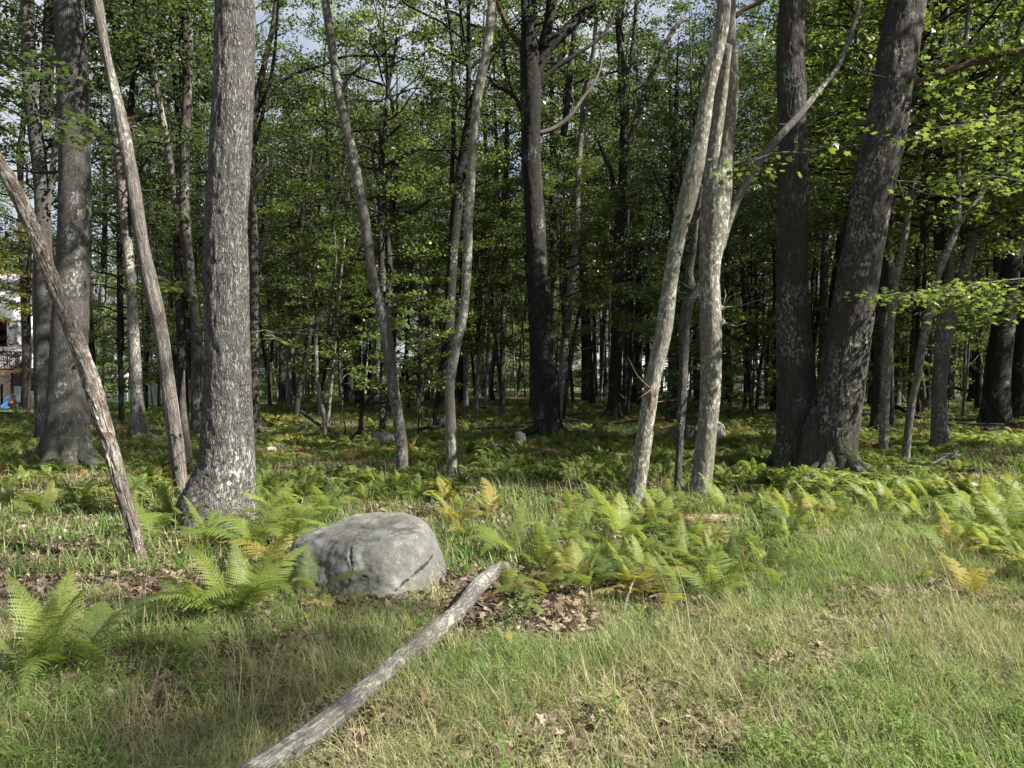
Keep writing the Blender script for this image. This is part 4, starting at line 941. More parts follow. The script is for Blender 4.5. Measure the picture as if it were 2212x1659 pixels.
def plant_mesh(k, nf, hi=True, size=1.0, mats=None):
    """a whole fern joined for the masses further off"""
    mb = MB()
    for f in range(nf):
        fm = rng.choice(len(HI[k])); me = HI[k][fm] if hi else LO[k][rng.integers(0, len(LO[k]))]
        n = len(me.vertices); co = np.zeros(n * 3, np.float32); me.vertices.foreach_get('co', co); co = co.reshape(-1, 3)
        rn = np.zeros(n, np.float32); me.attributes['rnd'].data.foreach_get('value', rn)
        az = f * 2.399 + rng.normal(0, .5); s = size * rng.uniform(.65, 1.1); off = rng.normal(0, .05, 2)
        c_, s_ = math.cos(az), math.sin(az)
        v = np.stack([co[:, 0] * c_ - co[:, 1] * s_, co[:, 0] * s_ + co[:, 1] * c_, co[:, 2]], -1) * s + np.array([off[0], off[1], 0])
        npoly = len(me.polygons); ls = np.zeros(len(me.loops), np.int32); me.loops.foreach_get('vertex_index', ls)
        lt = np.zeros(npoly, np.int32); me.polygons.foreach_get('loop_total', lt)
        st = np.concatenate([[0], np.cumsum(lt)])[:-1]
        q = np.array([ls[a:a + 4] for a in st[lt == 4]]) if (lt == 4).any() else None
        t = ls[st[lt == 3][:, None] + np.arange(3)] if (lt == 3).any() else None
        mb.add(v, q, t, 0, rnd=np.clip(rn + rng.normal(0, .12), 0, 1))
    return mb.mesh('fern', [me.materials[0]], False)


LO = {k: [frond_mesh(.60, a, 14, False, m) for a in ARCH[:4]] for k, m in (('g', FERN), ('b', FERN_BRIGHT), ('y', FERN_YELLOW))}
LO['n'] = [frond_mesh(.42, (1.2, -1.2), 11, False, FERN_BROWN, ragged=.2), frond_mesh(.40, (1.3, -1.7), 11, False, FERN_BROWN, ragged=.3)]


def hero_fern(px, py, size, kind, nf, label, fixed=None, group=None):
    Y = gd(py); x = (px - CX) / FD * Y
    t = thing('fern', label, 'fern', (x, Y, gz(x, Y) - .01), group)
    for f in range(nf):
        az = fixed[f] if fixed and f < len(fixed) else f * 2.399 + rs.gauss(0, .4) + px
        s = size * rs.uniform(.75, 1.1)
        part('frond', rs.choice(HI[kind]), t, (rs.gauss(0, .03), rs.gauss(0, .03), 0), (rs.gauss(0, .12), rs.gauss(0, .12), az), s)
    return t


HF = [  # foot x, y in the picture, size, kind, fronds, label
    (130, 1470, 1.15, 'b', 5, 'tall bright fern standing alone at the lower left corner'),
    (185, 1480, .95, 'b', 3, 'bright fern right beside the tall corner fern'),
    (45, 1490, .95, 'b', 3, 'fern leaning out at the bottom left edge below the tall fern'),
    (500, 1345, 1.35, 'b', 7, 'large bright fern in front of the biggest oak'),
    (435, 1350, 1.1, 'b', 5, 'bright fern left of the large one before the biggest oak'),
    (545, 1330, 1.0, 'b', 5, 'bright fern between the biggest oak and the boulder'),
    (385, 1420, .6, 'b', 4, 'small fern low in the grass in front of the large bright fern'),
    (330, 1170, 1.0, 'b', 4, 'sunlit fern touching the right side of the peeling trunk'),
    (265, 1195, .7, 'b', 3, 'low arching fern just left of the peeling trunk foot'),
    (560, 1200, 1.4, 'b', 8, 'sunlit fern against the right side of the biggest oak foot'),
    (600, 1240, 1.25, 'y', 7, 'yellowing fern clump left of the boulder'),
    (630, 1180, 1.3, 'b', 7, 'green fern behind the left shoulder of the boulder'),
    (690, 1140, 1.15, 'b', 7, 'green fern arching over the back left corner of the boulder'),
    (665, 1290, .7, 'g', 5, 'small shaded fern growing against the left face of the boulder'),
    (720, 1330, .6, 'y', 5, 'yellow green fern in front of the boulder'),
    (830, 1120, .6, 'n', 5, 'withered reddish fern right behind the boulder top'),
    (600, 1130, .7, 'n', 4, 'small rusty fern left behind the boulder'),
    (1110, 1200, 1.0, 'b', 6, 'bright fern beyond the upper end of the grey log'),
    (1180, 1235, .95, 'g', 6, 'full green fern right of the upper end of the grey log'),
    (1270, 1285, .95, 'g', 6, 'green fern above the patch of bare dead leaves'),
    (1380, 1295, .9, 'y', 6, 'green fern right of the bare leaf patch'),
    (1460, 1310, .95, 'g', 5, 'upright fern at the grass edge below the rotten log'),
    (1545, 1300, 1.0, 'b', 6, 'bright fern at the right end of the central fern patch'),
    (1165, 1345, .35, 'b', 1, 'single small frond sticking out of the grass by the dead leaves'),
    (890, 1370, .4, 'y', 1, 'single yellow frond lying beside the grey log'),
    (1340, 1180, 1.1, 'b', 6, 'bright fern in front of the leaning pale maple foot'),
    (1230, 1170, 1.0, 'b', 6, 'sunlit fern between the grey log and the leaning pale maple'),
    (1560, 1120, .9, 'b', 5, 'fern resting on the middle of the rotten log'),
    (1440, 1105, .9, 'b', 5, 'fern behind the left part of the rotten log'),
    (1000, 1160, .9, 'y', 6, 'yellow fern between the boulder and the grey log'),
    (1060, 1120, 1.0, 'y', 6, 'pale arching fern right behind the yellow one'),
    (1130, 1140, .6, 'n', 5, 'withered brown fern near the upper log end'),
    (2120, 1150, 1.2, 'b', 7, 'large upright sunlit fern near the right edge'),
    (2180, 1180, 1.1, 'b', 7, 'dense sunlit fern at the right edge below the big one'),
    (2060, 1120, 1.0, 'b', 6, 'sunlit fern left of the large upright right fern'),
    (2000, 1180, 1.0, 'b', 5, 'low sunlit fern spreading over grass at the right'),
    (1990, 1260, .4, 'b', 2, 'little fern alone in the grass below the right ferns'),
    (1850, 1250, .6, 'b', 1, 'single frond lying flat in the sunny grass'),
    (1900, 1110, .9, 'b', 5, 'sunlit fern right of the leaning twin stem foot'),
    (1760, 1100, .9, 'b', 5, 'sunlit fern in front of the upright twin stem foot'),
    (1840, 1075, .6, 'n', 5, 'rusty withered fern at the foot of the leaning twin stem'),
    (1700, 1090, .6, 'n', 5, 'rusty withered fern left of the upright twin stem foot'),
    (90, 1125, .9, 'g', 6, 'shaded fern right of the far left edge under the large oak'),
    (170, 1110, 1.0, 'g', 6, 'shaded fern in front of the large left oak'),
    (2090, 1300, .8, 'y', 5, 'drooping yellowish fern at the grass edge on the right'),
    (2200, 1240, 1.1, 'b', 6, 'thick sunlit fern cut by the right edge'),
]
for h in HF: hero_fern(*h)
hero_xy = [((h[0] - CX) / FD * gd(h[1]), gd(h[1])) for h in HF]


def fern_ok(x, y):
    """where the photograph's ferns grow: behind the grassy strip, not on the boulder, leaf patch or log"""
    px = CX + x / y * FD; py = HZ + CAM_H * FD / y
    if y > 48: return False
    edge = np.interp(px, [-200, 0, 250, 380, 600, 700, 1000, 1080, 1250, 1500, 1660, 1760, 1900, 2000, 2212, 2400], [1120, 1120, 1110, 1160, 1330, 1250, 1190, 1290, 1300, 1325, 1300, 1140, 1100, 1180, 1290, 1300])
    if py > edge: return False
    if 600 < px < 975 and 1095 < py < 1330: return False
    if 1930 < px < 2260 and 985 < py < 1050: return rs.random() < .15
    if y < 9 and px < 330: return rs.random() < .25
    return True


ZONES = [(lambda px, py: px < 380, 'green fern in the shaded bed around the left oaks', 'ferns around the left oaks'),
         (lambda px, py: px < 940 and py > 985, 'fern in the bed between the biggest oak and the slender leaning trunk', 'ferns behind the boulder'),
         (lambda px, py: px < 1340, 'fern in the middle bed in front of the central dark oak', 'ferns in the middle bed'),
         (lambda px, py: px < 1690, 'fern in the bed around the two pale maples', 'ferns around the pale maples'),
         (lambda px, py: True, 'fern in the bright bed right of the twin oak', 'ferns right of the twin oak')]
cand = []
while len(cand) < 5600:
    y = 4.6 + (48 - 4.6) * rs.random() ** 1.0 if rs.random() < .55 else rs.uniform(4.6, 19)
    x = rs.uniform(-.74, .74) * y
    if rs.random() > min(1, .22 + y / 26): continue
    if y < 14 and vnoise(np.array([x * .8, y * .8, 7.0])) > .55 and x < 2.5: continue
    if not fern_ok(x, y): continue
    if any((x - a) ** 2 + (y - b) ** 2 < .12 for a, b in hero_xy): continue
    if any((x - a) ** 2 + (y - b) ** 2 < .10 for a, b in placed): continue
    if y > 14 and vnoise(np.array([x * .45, y * .45, 5.0])) > .66 and rs.random() < .8: continue
    cand.append((x, y))
cand.sort(key=lambda p: p[1])
PM = {k: [plant_mesh(k, nf, True) for nf in (5, 6, 7)] for k in ('g', 'b', 'y', 'n')}


def kind_at(x, y):
    v = float(vnoise(np.array([x * .45, y * .45, 2.0]))); r = rs.random(); px = CX + x / y * FD
    if v > .50 and r < .55 and y < 24 and px < 1750: return 'n'
    if r < .13: return 'n'
    if v > .42 and r < .42 and y < 34: return 'y'
    if px > 1750 or (y > 15 and r < .42): return 'b'
    return 'b' if r > .72 else 'g'


for x, y in cand[:250]:
    px, py = CX + x / y * FD, HZ + CAM_H * FD / y
    k = kind_at(x, y)
    z = next(z for z in ZONES if z[0](px, py)); lab, grp = z[1], z[2]
    if k == 'n': lab, grp = 'withered brown fern' + lab[lab.index(' fern') + 5:] if lab.startswith('green') else 'withered brown ' + lab, grp + ', withered'
    elif k == 'y': lab, grp = 'yellowing ' + lab.replace('green ', ''), grp + ', yellowing'
    o = single('fern', rs.choice(PM[k]), lab, 'fern', (x, y, gz(x, y) - .01), (rs.gauss(0, .08), rs.gauss(0, .08), rs.uniform(0, 6.28)), rs.uniform(.42, .85) * (.85 if k == 'n' else 1), grp)
LP = {k: [plant_mesh(k, 6, False), plant_mesh(k, 7, False)] for k in ('g', 'b', 'y', 'n')}
order = ['g', 'b', 'y', 'n']; srcs = [m for k in order for m in LP[k]]
rest = np.array(cand[250:])
ks = [order.index(kind_at(a, b)) * 2 + rs.randrange(2) for a, b in rest]
scatter('fern_undergrowth', np.stack([rest[:, 0], rest[:, 1], ground_z(rest[:, 0], rest[:, 1])], -1), np.stack([rng.normal(0, .1, len(rest)), rng.normal(0, .1, len(rest)), rng.uniform(0, 6.28, len(rest))], -1),
        rng.uniform(.35, .85, len(rest)), ks, srcs, label='carpet of ferns spreading back under the trees')


# ---------------------------------------------------------------- grass, low leaves, leaf litter
def tuft(nb, h, w, mat, spread=.10, curl=.9, lo=0.0, hi=1.0, segs=4, flat=0.0):
    mb = MB()
    r = np.sqrt(rng.uniform(0, 1, nb)) * spread; a = rng.uniform(0, 6.28, nb)
    bx, by = r * np.cos(a), r * np.sin(a)
    az = a + rng.normal(0, 1.1, nb); hh = h * rng.uniform(.45, 1.25, nb); ww = w * rng.uniform(.6, 1.3, nb)
    lean0 = rng.uniform(.05, 1.15, nb) + flat; cu = rng.uniform(.3, 1.6, nb) * curl
    t = np.linspace(0, 1, segs + 1)
    ang = lean0[:, None] + cu[:, None] * t[None, :] ** 1.3
    sx = np.cumsum(np.sin(ang), 1) * hh[:, None] / segs; sz = np.cumsum(np.cos(ang), 1) * hh[:, None] / segs
    sx = np.hstack([np.zeros((nb, 1)), sx[:, :-1]]); sz = np.hstack([np.zeros((nb, 1)), sz[:, :-1]])
    sz = np.maximum(sz, .004)
    cx = bx[:, None] + np.cos(az)[:, None] * sx; cyy = by[:, None] + np.sin(az)[:, None] * sx
    C = np.stack([cx, cyy, sz], -1); side = np.stack([-np.sin(az), np.cos(az), 0 * az], -1)[:, None, :]
    wt = (ww[:, None] * (1 - t[None, :] ** 1.8))[..., None]
    Lf = C + side * wt; Rt = C - side * wt
    V = np.stack([Lf, Rt], 2).reshape(nb, -1, 3)
    b = np.arange(nb)[:, None, None] * (2 * (segs + 1)); k = np.arange(segs)[None, :, None] * 2
    q = (b + k + np.array([0, 1, 3, 2])[None, None, :]).reshape(-1, 4)
    mb.add(V.reshape(-1, 3), q, None, 0, rnd=np.repeat(rng.uniform(lo, hi, nb), 2 * (segs + 1)))
    return mb.mesh('grass', [mat], False)


def stilt_clump(ns, mat):
    """low stems carrying short broad blades"""
    mb = MB(); C = []
    for i in range(ns):
        a = rng.uniform(0, 6.28); r = rng.uniform(0, .12); h = rng.uniform(.08, .22); o = np.array([r * math.cos(a), r * math.sin(a), 0]); e = o + np.array([rng.normal(0, .06), rng.normal(0, .06), h])
        tube(mb, [o, e], [.0012, .0008], 3, 0, n=2, cap=False, rnd=.5)
        for k in range(5):
            f = .35 + .65 * k / 4; p = o * (1 - f) + e * f; az = rng.uniform(0, 6.28); l = rng.uniform(.03, .065); w = .0055
            d = np.array([math.cos(az), math.sin(az), rng.uniform(-.1, .5)]); s = np.array([-math.sin(az), math.cos(az), 0])
            V = [p, p + d * l * .4 + s * w, p + d * l * .4 - s * w, p + d * l + np.array([0, 0, -.3 * l])]
            mb.add(V, None, [(0, 2, 1), (1, 2, 3)], 0, rnd=rng.uniform(0, 1))
    return mb.mesh('stilt_grass', [mat], False)


def litter_clump(nl, mat=LITTER):
    mb = MB()
    C = np.stack([rng.normal(0, .16, nl), rng.normal(0, .16, nl), rng.uniform(.004, .03, nl)], -1)
    leaf_cloud(mb, C, .062, 0, 'lobed', tilt=.5)
    return mb.mesh('leaf_litter', [mat], False)


def in_view_pts(n, y0, y1, power=1.0, margin=.76):
    u = rng.uniform(0, 1, n); y = y0 + (y1 - y0) * u ** power; x = rng.uniform(-margin, margin, n) * y
    return x, y


def grass_amt(x, y):
    px = CX + x / y * FD; py = HZ + CAM_H * FD / y
    e = np.interp(px, [-300, 0, 250, 560, 620, 960, 1000, 1080, 1300, 1700, 1760, 2212, 2500], [1290, 1290, 1330, 1380, 1300, 1290, 1420, 1430, 1350, 1250, 1090, 1060, 1060])
    m = sstep(-40, 35, py - e + (fbm(np.stack([x * 1.7, y * 1.7, 0 * x], -1), 2) - .5) * 160)
    patch = ((px - 1180) / 140) ** 2 + ((py - 1370) / 52) ** 2       # the bare leaf patch beside the log
    m = m * sstep(.5, 1.5, patch)
    dk = vnoise(np.stack([x * 1.3, y * 1.3, 0 * x + 9], -1))
    return m * (0.45 + .8 * dk)


srcG = [tuft(80, .19, .0014, GRASS, .16, 2.1, .0, 1, segs=6) for _ in range(4)] + [tuft(55, .18, .0020, GRASS, .12, 1.0, .0, .7) for _ in range(2)] + \
       [tuft(60, .14, .0020, GRASS_GREEN, .14, 1.0) for _ in range(2)] + [tuft(60, .15, .0017, GRASS, .16, .8, .45, 1, flat=1.0) for _ in range(3)] + [tuft(14, .48, .0016, GRASS, .10, .5, .5, 1)]
x, y = in_view_pts(19000, 2.5, 13, 1.35)
keep = rng.uniform(0, 1, len(x)) < grass_amt(x, y)
# keep blades off the boulder
keep &= ~(((x + 1.2) / .72) ** 2 + ((y - 5.95) / .62) ** 2 < 1)
keep &= rng.uniform(0, 1, len(x)) > .8 * np.exp(-(((x + 1.15) / .6) ** 2 + ((y - 5.2) / .35) ** 2) ** 2)
lg = np.array([(gd(q) and (p - CX) / FD * gd(q), gd(q)) for p, q in ((600, 1690), (700, 1612), (790, 1535), (900, 1440), (985, 1362), (1064, 1262), (1100, 1236))])
def log_dist(x, y):
    d = np.full(len(x), 9.0); P = np.stack([x, y], -1)
    for a, b in zip(lg[:-1], lg[1:]):
        t = np.clip(((P - a) @ (b - a)) / ((b - a) @ (b - a)), 0, 1); d = np.minimum(d, np.linalg.norm(P - a - t[:, None] * (b - a), axis=1))
    return d
keep &= log_dist(x, y) > .05 + .10 * rng.uniform(0, 1, len(x)) ** 2
x, y = x[keep], y[keep]
px = CX + x / y * FD; py = HZ + CAM_H * FD / y
gn = vnoise(np.stack([x * .9, y * .9, 0 * x + 4], -1)); r = rng.uniform(0, 1, len(x))
idx = np.where(r < .40, rng.integers(0, 4, len(x)), np.where(r < .52, rng.integers(4, 6, len(x)), np.where(r < .52 + .34 * (gn > .5), rng.integers(6, 8, len(x)), rng.integers(8, 11, len(x)))))
g2 = fbm(np.stack([x * 1.5, y * 1.5, 0 * x + 21], -1), 3)
idx = np.where((g2 > .53) & (rng.uniform(0, 1, len(x)) < .65), rng.integers(8, 11, len(x)), idx)
idx = np.where((g2 < .42) & (rng.uniform(0, 1, len(x)) < .45), rng.integers(6, 8, len(x)), idx)
idx = np.where(rng.uniform(0, 1, len(x)) < .007, 11, idx)
scatter('grass', np.stack([x, y, ground_z(x, y) - .005], -1), np.stack([rng.normal(0, .12, len(x)), rng.normal(0, .12, len(x)), rng.uniform(0, 6.28, len(x))], -1), rng.uniform(.6, 1.2, len(x)), idx, srcG, label='tangled dry and green grass across the foreground')
# thin grass and moss-green tufts between the ferns and deeper in
x, y = in_view_pts(9000, 6, 45, 1.1)
scatter('woodland_grass', np.stack([x, y, ground_z(x, y) - .01], -1), np.stack([0 * x, 0 * x, rng.uniform(0, 6.28, len(x))], -1), rng.uniform(.7, 1.5, len(x)), rng.integers(0, 4, len(x)),
        [tuft(34, .16, .0035, GRASS_GREEN, .2, .9, segs=3), tuft(34, .2, .003, GRASS, .2, 1.1, .0, .8, segs=3), tuft(30, .14, .0035, GRASS, .22, 1.1, .4, 1, segs=3), tuft(34, .18, .004, GRASS_GREEN, .22, 1.0, segs=3)], label='sparse woodland grass between the ferns')
# short broad bladed grass in the lower corners
x, y = in_view_pts(2600, 2.5, 5.2, 1.1); px = CX + x / y * FD; py = HZ + CAM_H * FD / y
w = np.maximum(sstep(700, 150, px) * sstep(1380, 1520, py), sstep(1500, 1950, px) * sstep(1420, 1560, py)) * .10 + .015
keep = (rng.uniform(0, 1, len(x)) < w) & (log_dist(x, y) > .22); x, y = x[keep], y[keep]
scatter('low_leafy_grass', np.stack([x, y, ground_z(x, y)], -1), np.stack([0 * x, 0 * x, rng.uniform(0, 6.28, len(x))], -1), rng.uniform(.7, 1.2, len(x)), rng.integers(0, 4, len(x)), [stilt_clump(14, GRASS_LIGHT) for _ in range(4)], label='broad bladed bright grass in the lower corners')
x, y = in_view_pts(8500, 2.5, 26, 1.25)
scatter('leaf_litter', np.stack([x, y, ground_z(x, y)], -1), np.stack([0 * x, 0 * x, rng.uniform(0, 6.28, len(x))], -1), rng.uniform(.7, 1.3, len(x)), rng.integers(0, 4, len(x)), [litter_clump(26) for _ in range(4)], label='brown dead leaves covering the forest floor')


# ---------------------------------------------------------------- boulder, stones
def boulder_mesh():
    import bmesh
    bm = bmesh.new(); bmesh.ops.create_icosphere(bm, subdivisions=7, radius=1.0)
    n = len(bm.verts); me0 = bpy.data.meshes.new('tmp'); bm.to_mesh(me0); bm.free()
    co = np.zeros(n * 3, np.float32); me0.vertices.foreach_get('co', co); c = co.reshape(-1, 3).astype(float)
    f = np.zeros(len(me0.loops), np.int32); me0.loops.foreach_get('vertex_index', f); f = f.reshape(-1, 3)
    foot = np.array([(-.67, -.02), (-.50, -.36), (.10, -.70), (.30, -.74), (.58, -.36), (.66, .10), (.5, .7), (-.1, .85), (-.6, .5)])
    head = np.array([(-.50, -.12), (-.36, -.30), (.08, -.44), (.24, -.42), (.46, -.14), (.47, .22), (.25, .45), (-.25, .45), (-.48, .2)])
    th = np.arctan2(c[:, 1], c[:, 0])
    def outline(poly):
        a = np.arctan2(poly[:, 1], poly[:, 0]); o = np.argsort(a); a = a[o]; q = poly[o]
        A = np.linspace(-math.pi, math.pi, 361); rr = np.zeros(361)
        for i in range(len(q)):
            p0, p1 = q[i], q[(i + 1) % len(q)]
            dx, dy = np.cos(A), np.sin(A); ex, ey = p1 - p0; den = dx * ey - dy * ex
            with np.errstate(all='ignore'):
                t_ = (p0[0] * ey - p0[1] * ex) / den; w_ = (p0[0] * dy - p0[1] * dx) / den
            okk = (t_ > 0) & (w_ >= -1e-6) & (w_ <= 1 + 1e-6); rr = np.where(okk, t_, rr)
        k = np.ones(9) / 9; rr = np.convolve(np.concatenate([rr[-5:-1], rr, rr[1:5]]), k, 'valid')
        return np.interp(th, A, rr)
    rb, rt = outline(foot), outline(head * np.array([1.08, 1.05]))
    rho = np.hypot(c[:, 0], c[:, 1]); ze = c[:, 2]; e = 11.0
    k_ = (rho ** e + np.abs(ze) ** e) ** (-1 / e); rho, ze = rho * k_, ze * k_
    zz = np.maximum(ze, 0); rad_ = (rb + (rt - rb) * zz ** 1.25) * rho
    u = np.stack([rad_ * np.cos(th), rad_ * np.sin(th), np.where(ze > 0, ze * .42, ze * .2)], -1)
    u[:, 2] += zz * (.10 * u[:, 1] + .02 * u[:, 0] - .05 * sstep(-.1, -.5, u[:, 0]))
    nn = (fbm(u * 3.0 + 3, 4) - .5)[:, None] * c * np.array([.10, .10, .05]) + (fbm(u * 8 + 1, 4) - .5)[:, None] * c * .060 + (fbm(u * 28, 3) - .5)[:, None] * c * .018
    u = u + nn
    dark = np.zeros(n)
    def cut(line, depth, w, front=True):
        nonlocal u, dark
        L = np.array(line); q = u[:, [0, 2]] - np.array([0, .20]); d = np.full(n, 9.0); w = w * 1.0; depth = depth * 1.0
        for a, b in zip(L[:-1], L[1:]):
            ab = b - a; t = np.clip(((q - a) @ ab) / (ab @ ab), 0, 1); d = np.minimum(d, np.linalg.norm(q - a - t[:, None] * ab, axis=1))
        d = d + (fbm(u * 18, 3) - .5) * .03
        m = sstep(w, w * .25, d) * (u[:, 1] < -.05)
        u = u - m[:, None] * depth * np.array([0, -1, 0]); dark = np.maximum(dark, m)
    cut([(.63, .06), (.52, -.02), (.40, -.09), (.30, -.16), (.22, -.20)], .035, .013)
    cut([(-.02, .20), (-.01, .10), (.02, .02), (0.0, -.06)], .02, .008)
    cut([(-.10, -.20), (.0, -.16), (.06, -.22), (.12, -.26)], .025, .009)
    cut([(.10, -.02), (.18, -.035), (.26, -.02)], .012, .006)
    cut([(.22, -.2), (.22, -.27), (.24, -.33)], .015, .007)
    mb = MB(); mb.add(u, None, f, 0, rnd=dark)
    return mb.mesh('boulder', [STONE])


bx, by = -1.20, 6.02
single('boulder', boulder_mesh(), 'big grey flat topped boulder with cracks and dappled shade', 'boulder', (bx, by, gz(bx, by) - .01))


def rock_mesh(seed, mat):
    import bmesh
    bm = bmesh.new(); bmesh.ops.create_icosphere(bm, subdivisions=4, radius=1.0); me0 = bpy.data.meshes.new('tmp'); bm.to_mesh(me0); n = len(bm.verts); bm.free()
    co = np.zeros(n * 3, np.float32); me0.vertices.foreach_get('co', co); c = co.reshape(-1, 3).astype(float)
    f = np.zeros(len(me0.loops), np.int32); me0.loops.foreach_get('vertex_index', f); f = f.reshape(-1, 3)
    r = 1 + .6 * (fbm(c * 1.1 + seed, 2) - .5) + .3 * (fbm(c * 3.3 + seed, 3) - .5)
    q = c * r[:, None]; lim = .62; q[:, 2] = np.where(q[:, 2] > lim, lim + (q[:, 2] - lim) * .25, q[:, 2])
    mb = MB(); mb.add(q, None, f, 0, rnd=0.0); return mb.mesh('rock', [mat])


RK = [rock_mesh(3.1 + i * 4.7, STONE2 if i % 2 else STONE) for i in range(5)]
for i, (px, py, w, h, lab) in enumerate([
        (1482, 952, 60, 36, 'left part of the pale rock pair behind the straight pale maple'), (1546, 954, 66, 44, 'rounded pale rock right behind the straight pale maple'),
        (2058, 998, 46, 20, 'flat sunlit rock at the foot of the forked maple'), (2118, 1062, 54, 20, 'flat pale stone in the sunny grass at the right'),
        (2108, 1112, 44, 14, 'weathered pale stone under the right ferns'), (1954, 1010, 18, 9, 'small pale stone at the foot of the thin brown stem'),
        (1742, 1046, 40, 16, 'brownish stone left of the leaning twin stem foot'), (1862, 1048, 30, 14, 'dark stone right of the leaning twin stem foot'), (1900, 1040, 22, 14, 'small grey stone in rusty ferns right of the twin oak'),
        (346, 978, 44, 12, 'flat grey rock left of the cracked bare trunk'), (324, 996, 40, 12, 'lower flat grey rock left of the cracked bare trunk'),
        (584, 982, 30, 16, 'brown mossy stone right of the biggest oak'), (602, 976, 20, 18, 'pointed brown stone beside the mossy one'), (668, 940, 15, 7, 'tiny pale stone in the fern bed past the cluster'),
        (820, 958, 60, 26, 'brown mossy rock behind the slender leaning trunk'), (790, 954, 40, 18, 'low brown rock left of the mossy one'),
        (1124, 958, 30, 26, 'brown root clump in front of the central dark oak'), (1090, 992, 60, 14, 'low grey stone below the brown root clump'),
        (44, 1152, 22, 10, 'small grey stone at the far left in the shade'), (264, 1128, 16, 10, 'small pale stone left of the peeling trunk'), (1932, 880, 16, 6, 'far white stone behind the sandy trunk'),
        (598, 1408, 26, 12, 'half buried pale stone in the grass before the boulder'), (1010, 1250, 40, 10, 'pale lichen covered stone beside the upper log end')]):
    Y = gd(py); x = (px - CX) / FD * Y; ww = w / FD * Y / 2; hh = h / FD * Y
    single('rock', RK[i % 5], lab, 'rock', (x, Y + ww * .5, gz(x, Y) + hh * .18), (0, 0, i * 1.3), (ww * 1.05, ww * .8, hh * 1.1))


# ---------------------------------------------------------------- logs and fallen branches
def log(name, label, pts, bk, seg=24, cat='log', knots=(), lump=.10, dz=.03, z=0.5, seed=None, crack=0.0, relief=.003, subs=()):
    """pts: (x, y, width) in picture positions of the line where the wood touches the ground"""
    P = []; Rr = []
    for p in pts:
        px, py, w = p[:3]; Y = gd(py); x = (px - CX) / FD * Y; r = w / FD * Y / 2
        P.append((x, Y, gz(x, Y) + r * (2 * z - 1 + .35) + (p[3] if len(p) > 3 else 0))); Rr.append(r)
    P = np.array(P); root = P[0].copy(); root[2] = gz(P[0][0], P[0][1]); mb = MB()
    tube(mb, P - root, Rr, seg, 0, dz=dz, lump=lump, relief=relief, rfreq=22, seed=rng.uniform(0, 9) if seed is None else seed, crack=crack)
    if not knots and not subs:
        return single(name, mb.mesh(name, [BARK[bk]]), label, cat, tuple(root))
    t = thing(name, label, cat, tuple(root)); part('trunk', mb.mesh('trunk', [BARK[bk]]), t)
    for f, d, l, r, kb in knots:
        i = f * (len(P) - 1); o = P[int(i)] * (1 - i % 1) + P[min(int(i) + 1, len(P) - 1)] * (i % 1) - root
        d = np.array(d, float); d /= np.linalg.norm(d); m2 = MB()
        nz = rng.normal(0, l * .06, 3)
        tube(m2, [o, o + d * l * .5 + nz, o + d * l], [r, r * .75, r * .35], 8, 0, n=8, lump=.15)
        part('branch_stub', m2.mesh('branch_stub', [BARK[kb]]), t)
    return t


log('fallen_log', 'long grey fallen log running from the bottom edge up past the boulder', [(500, 1758, 64, .05), (610, 1684, 60, .05), (700, 1612, 54, .05), (790, 1535, 46, .055), (900, 1440, 42, .06), (985, 1362, 36, .08), (1030, 1300, 36, .09), (1064, 1262, 33, .09), (1094, 1238, 26, .07)], 'log', 40, dz=.014, relief=.004, crack=.003,
    knots=[(.47, (.9, -.4, -.35), .30, .014, 'weathered'), (.5, (.7, -.5, -.5), .26, .010, 'weathered'), (.13, (.6, -.2, .2), .06, .028, 'log'), (.62, (-.5, .2, .8), .05, .02, 'log'), (.36, (-.8, .3, .5), .10, .006, 'weathered')])
log('fallen_log', 'rotten tan log lying across the bright ferns below the pale maples', [(1306, 1146, 30), (1360, 1143, 32), (1440, 1138, 32), (1520, 1134, 26), (1592, 1130, 22)], 'rot', 28, dz=.02, relief=.012, crack=.02, lump=.16)
log('fallen_log', 'weathered grey wood at the foot of the peeling trunk', [(210, 1252, 14), (260, 1240, 18), (315, 1228, 16)], 'weathered', 16, crack=.006)
log('fallen_log', 'long grey half buried pole at the left edge', [(-60, 1285, 12), (20, 1275, 14), (80, 1268, 12), (130, 1262, 8)], 'weathered', 14)
log('fallen_log', 'rotted log half sunk in leaf litter left of the large bright fern', [(180, 1372, 34, -.02), (260, 1330, 34, -.02), (330, 1300, 32, -.02), (375, 1284, 26, -.02)], 'peeling', 24, lump=.2)
log('fallen_log', 'pale stub of a log at the lower left edge under fern shade', [(-60, 1480, 40), (0, 1452, 42), (46, 1432, 40)], 'log', 24)
log('fallen_log', 'dark horizontal log at the far left before the yard', [(-60, 902, 16), (0, 900, 17), (75, 899, 15), (110, 898, 10)], 'far_dark', 12, dz=.1, relief=0)
log('fallen_log', 'upper thin dark log behind the pale patched left trunk', [(180, 898, 8), (260, 897, 8), (356, 897, 6)], 'far_dark', 10, dz=.1, relief=0)
log('fallen_log', 'lower thin dark log in front of the pale patched left trunk', [(150, 928, 9), (250, 922, 9), (370, 925, 7)], 'far_dark', 10, dz=.1, relief=0)
log('fallen_branch', 'dark branch slanting down through ferns right of the cluster', [(650, 904, 7, .25), (690, 928, 8, .15), (730, 948, 9, .1), (768, 962, 9)], 'far_dark', 10, 'branch', dz=.06, relief=0, knots=[(.75, (.1, 0, 1), .45, .03, 'far_dark')])
t = thing('dead_branch', 'crooked black branch standing up from the brown rocks', 'branch', tuple(at(766, 955, 18.2)))
mb = MB(); q = [at(*p, 18.2) - at(766, 955, 18.2) for p in ((758, 962), (764, 948), (780, 930), (784, 905), (788, 888), (800, 866), (816, 850), (826, 849))]; q = np.array(q); q[:, 1] += np.linspace(0, -.5, 8)
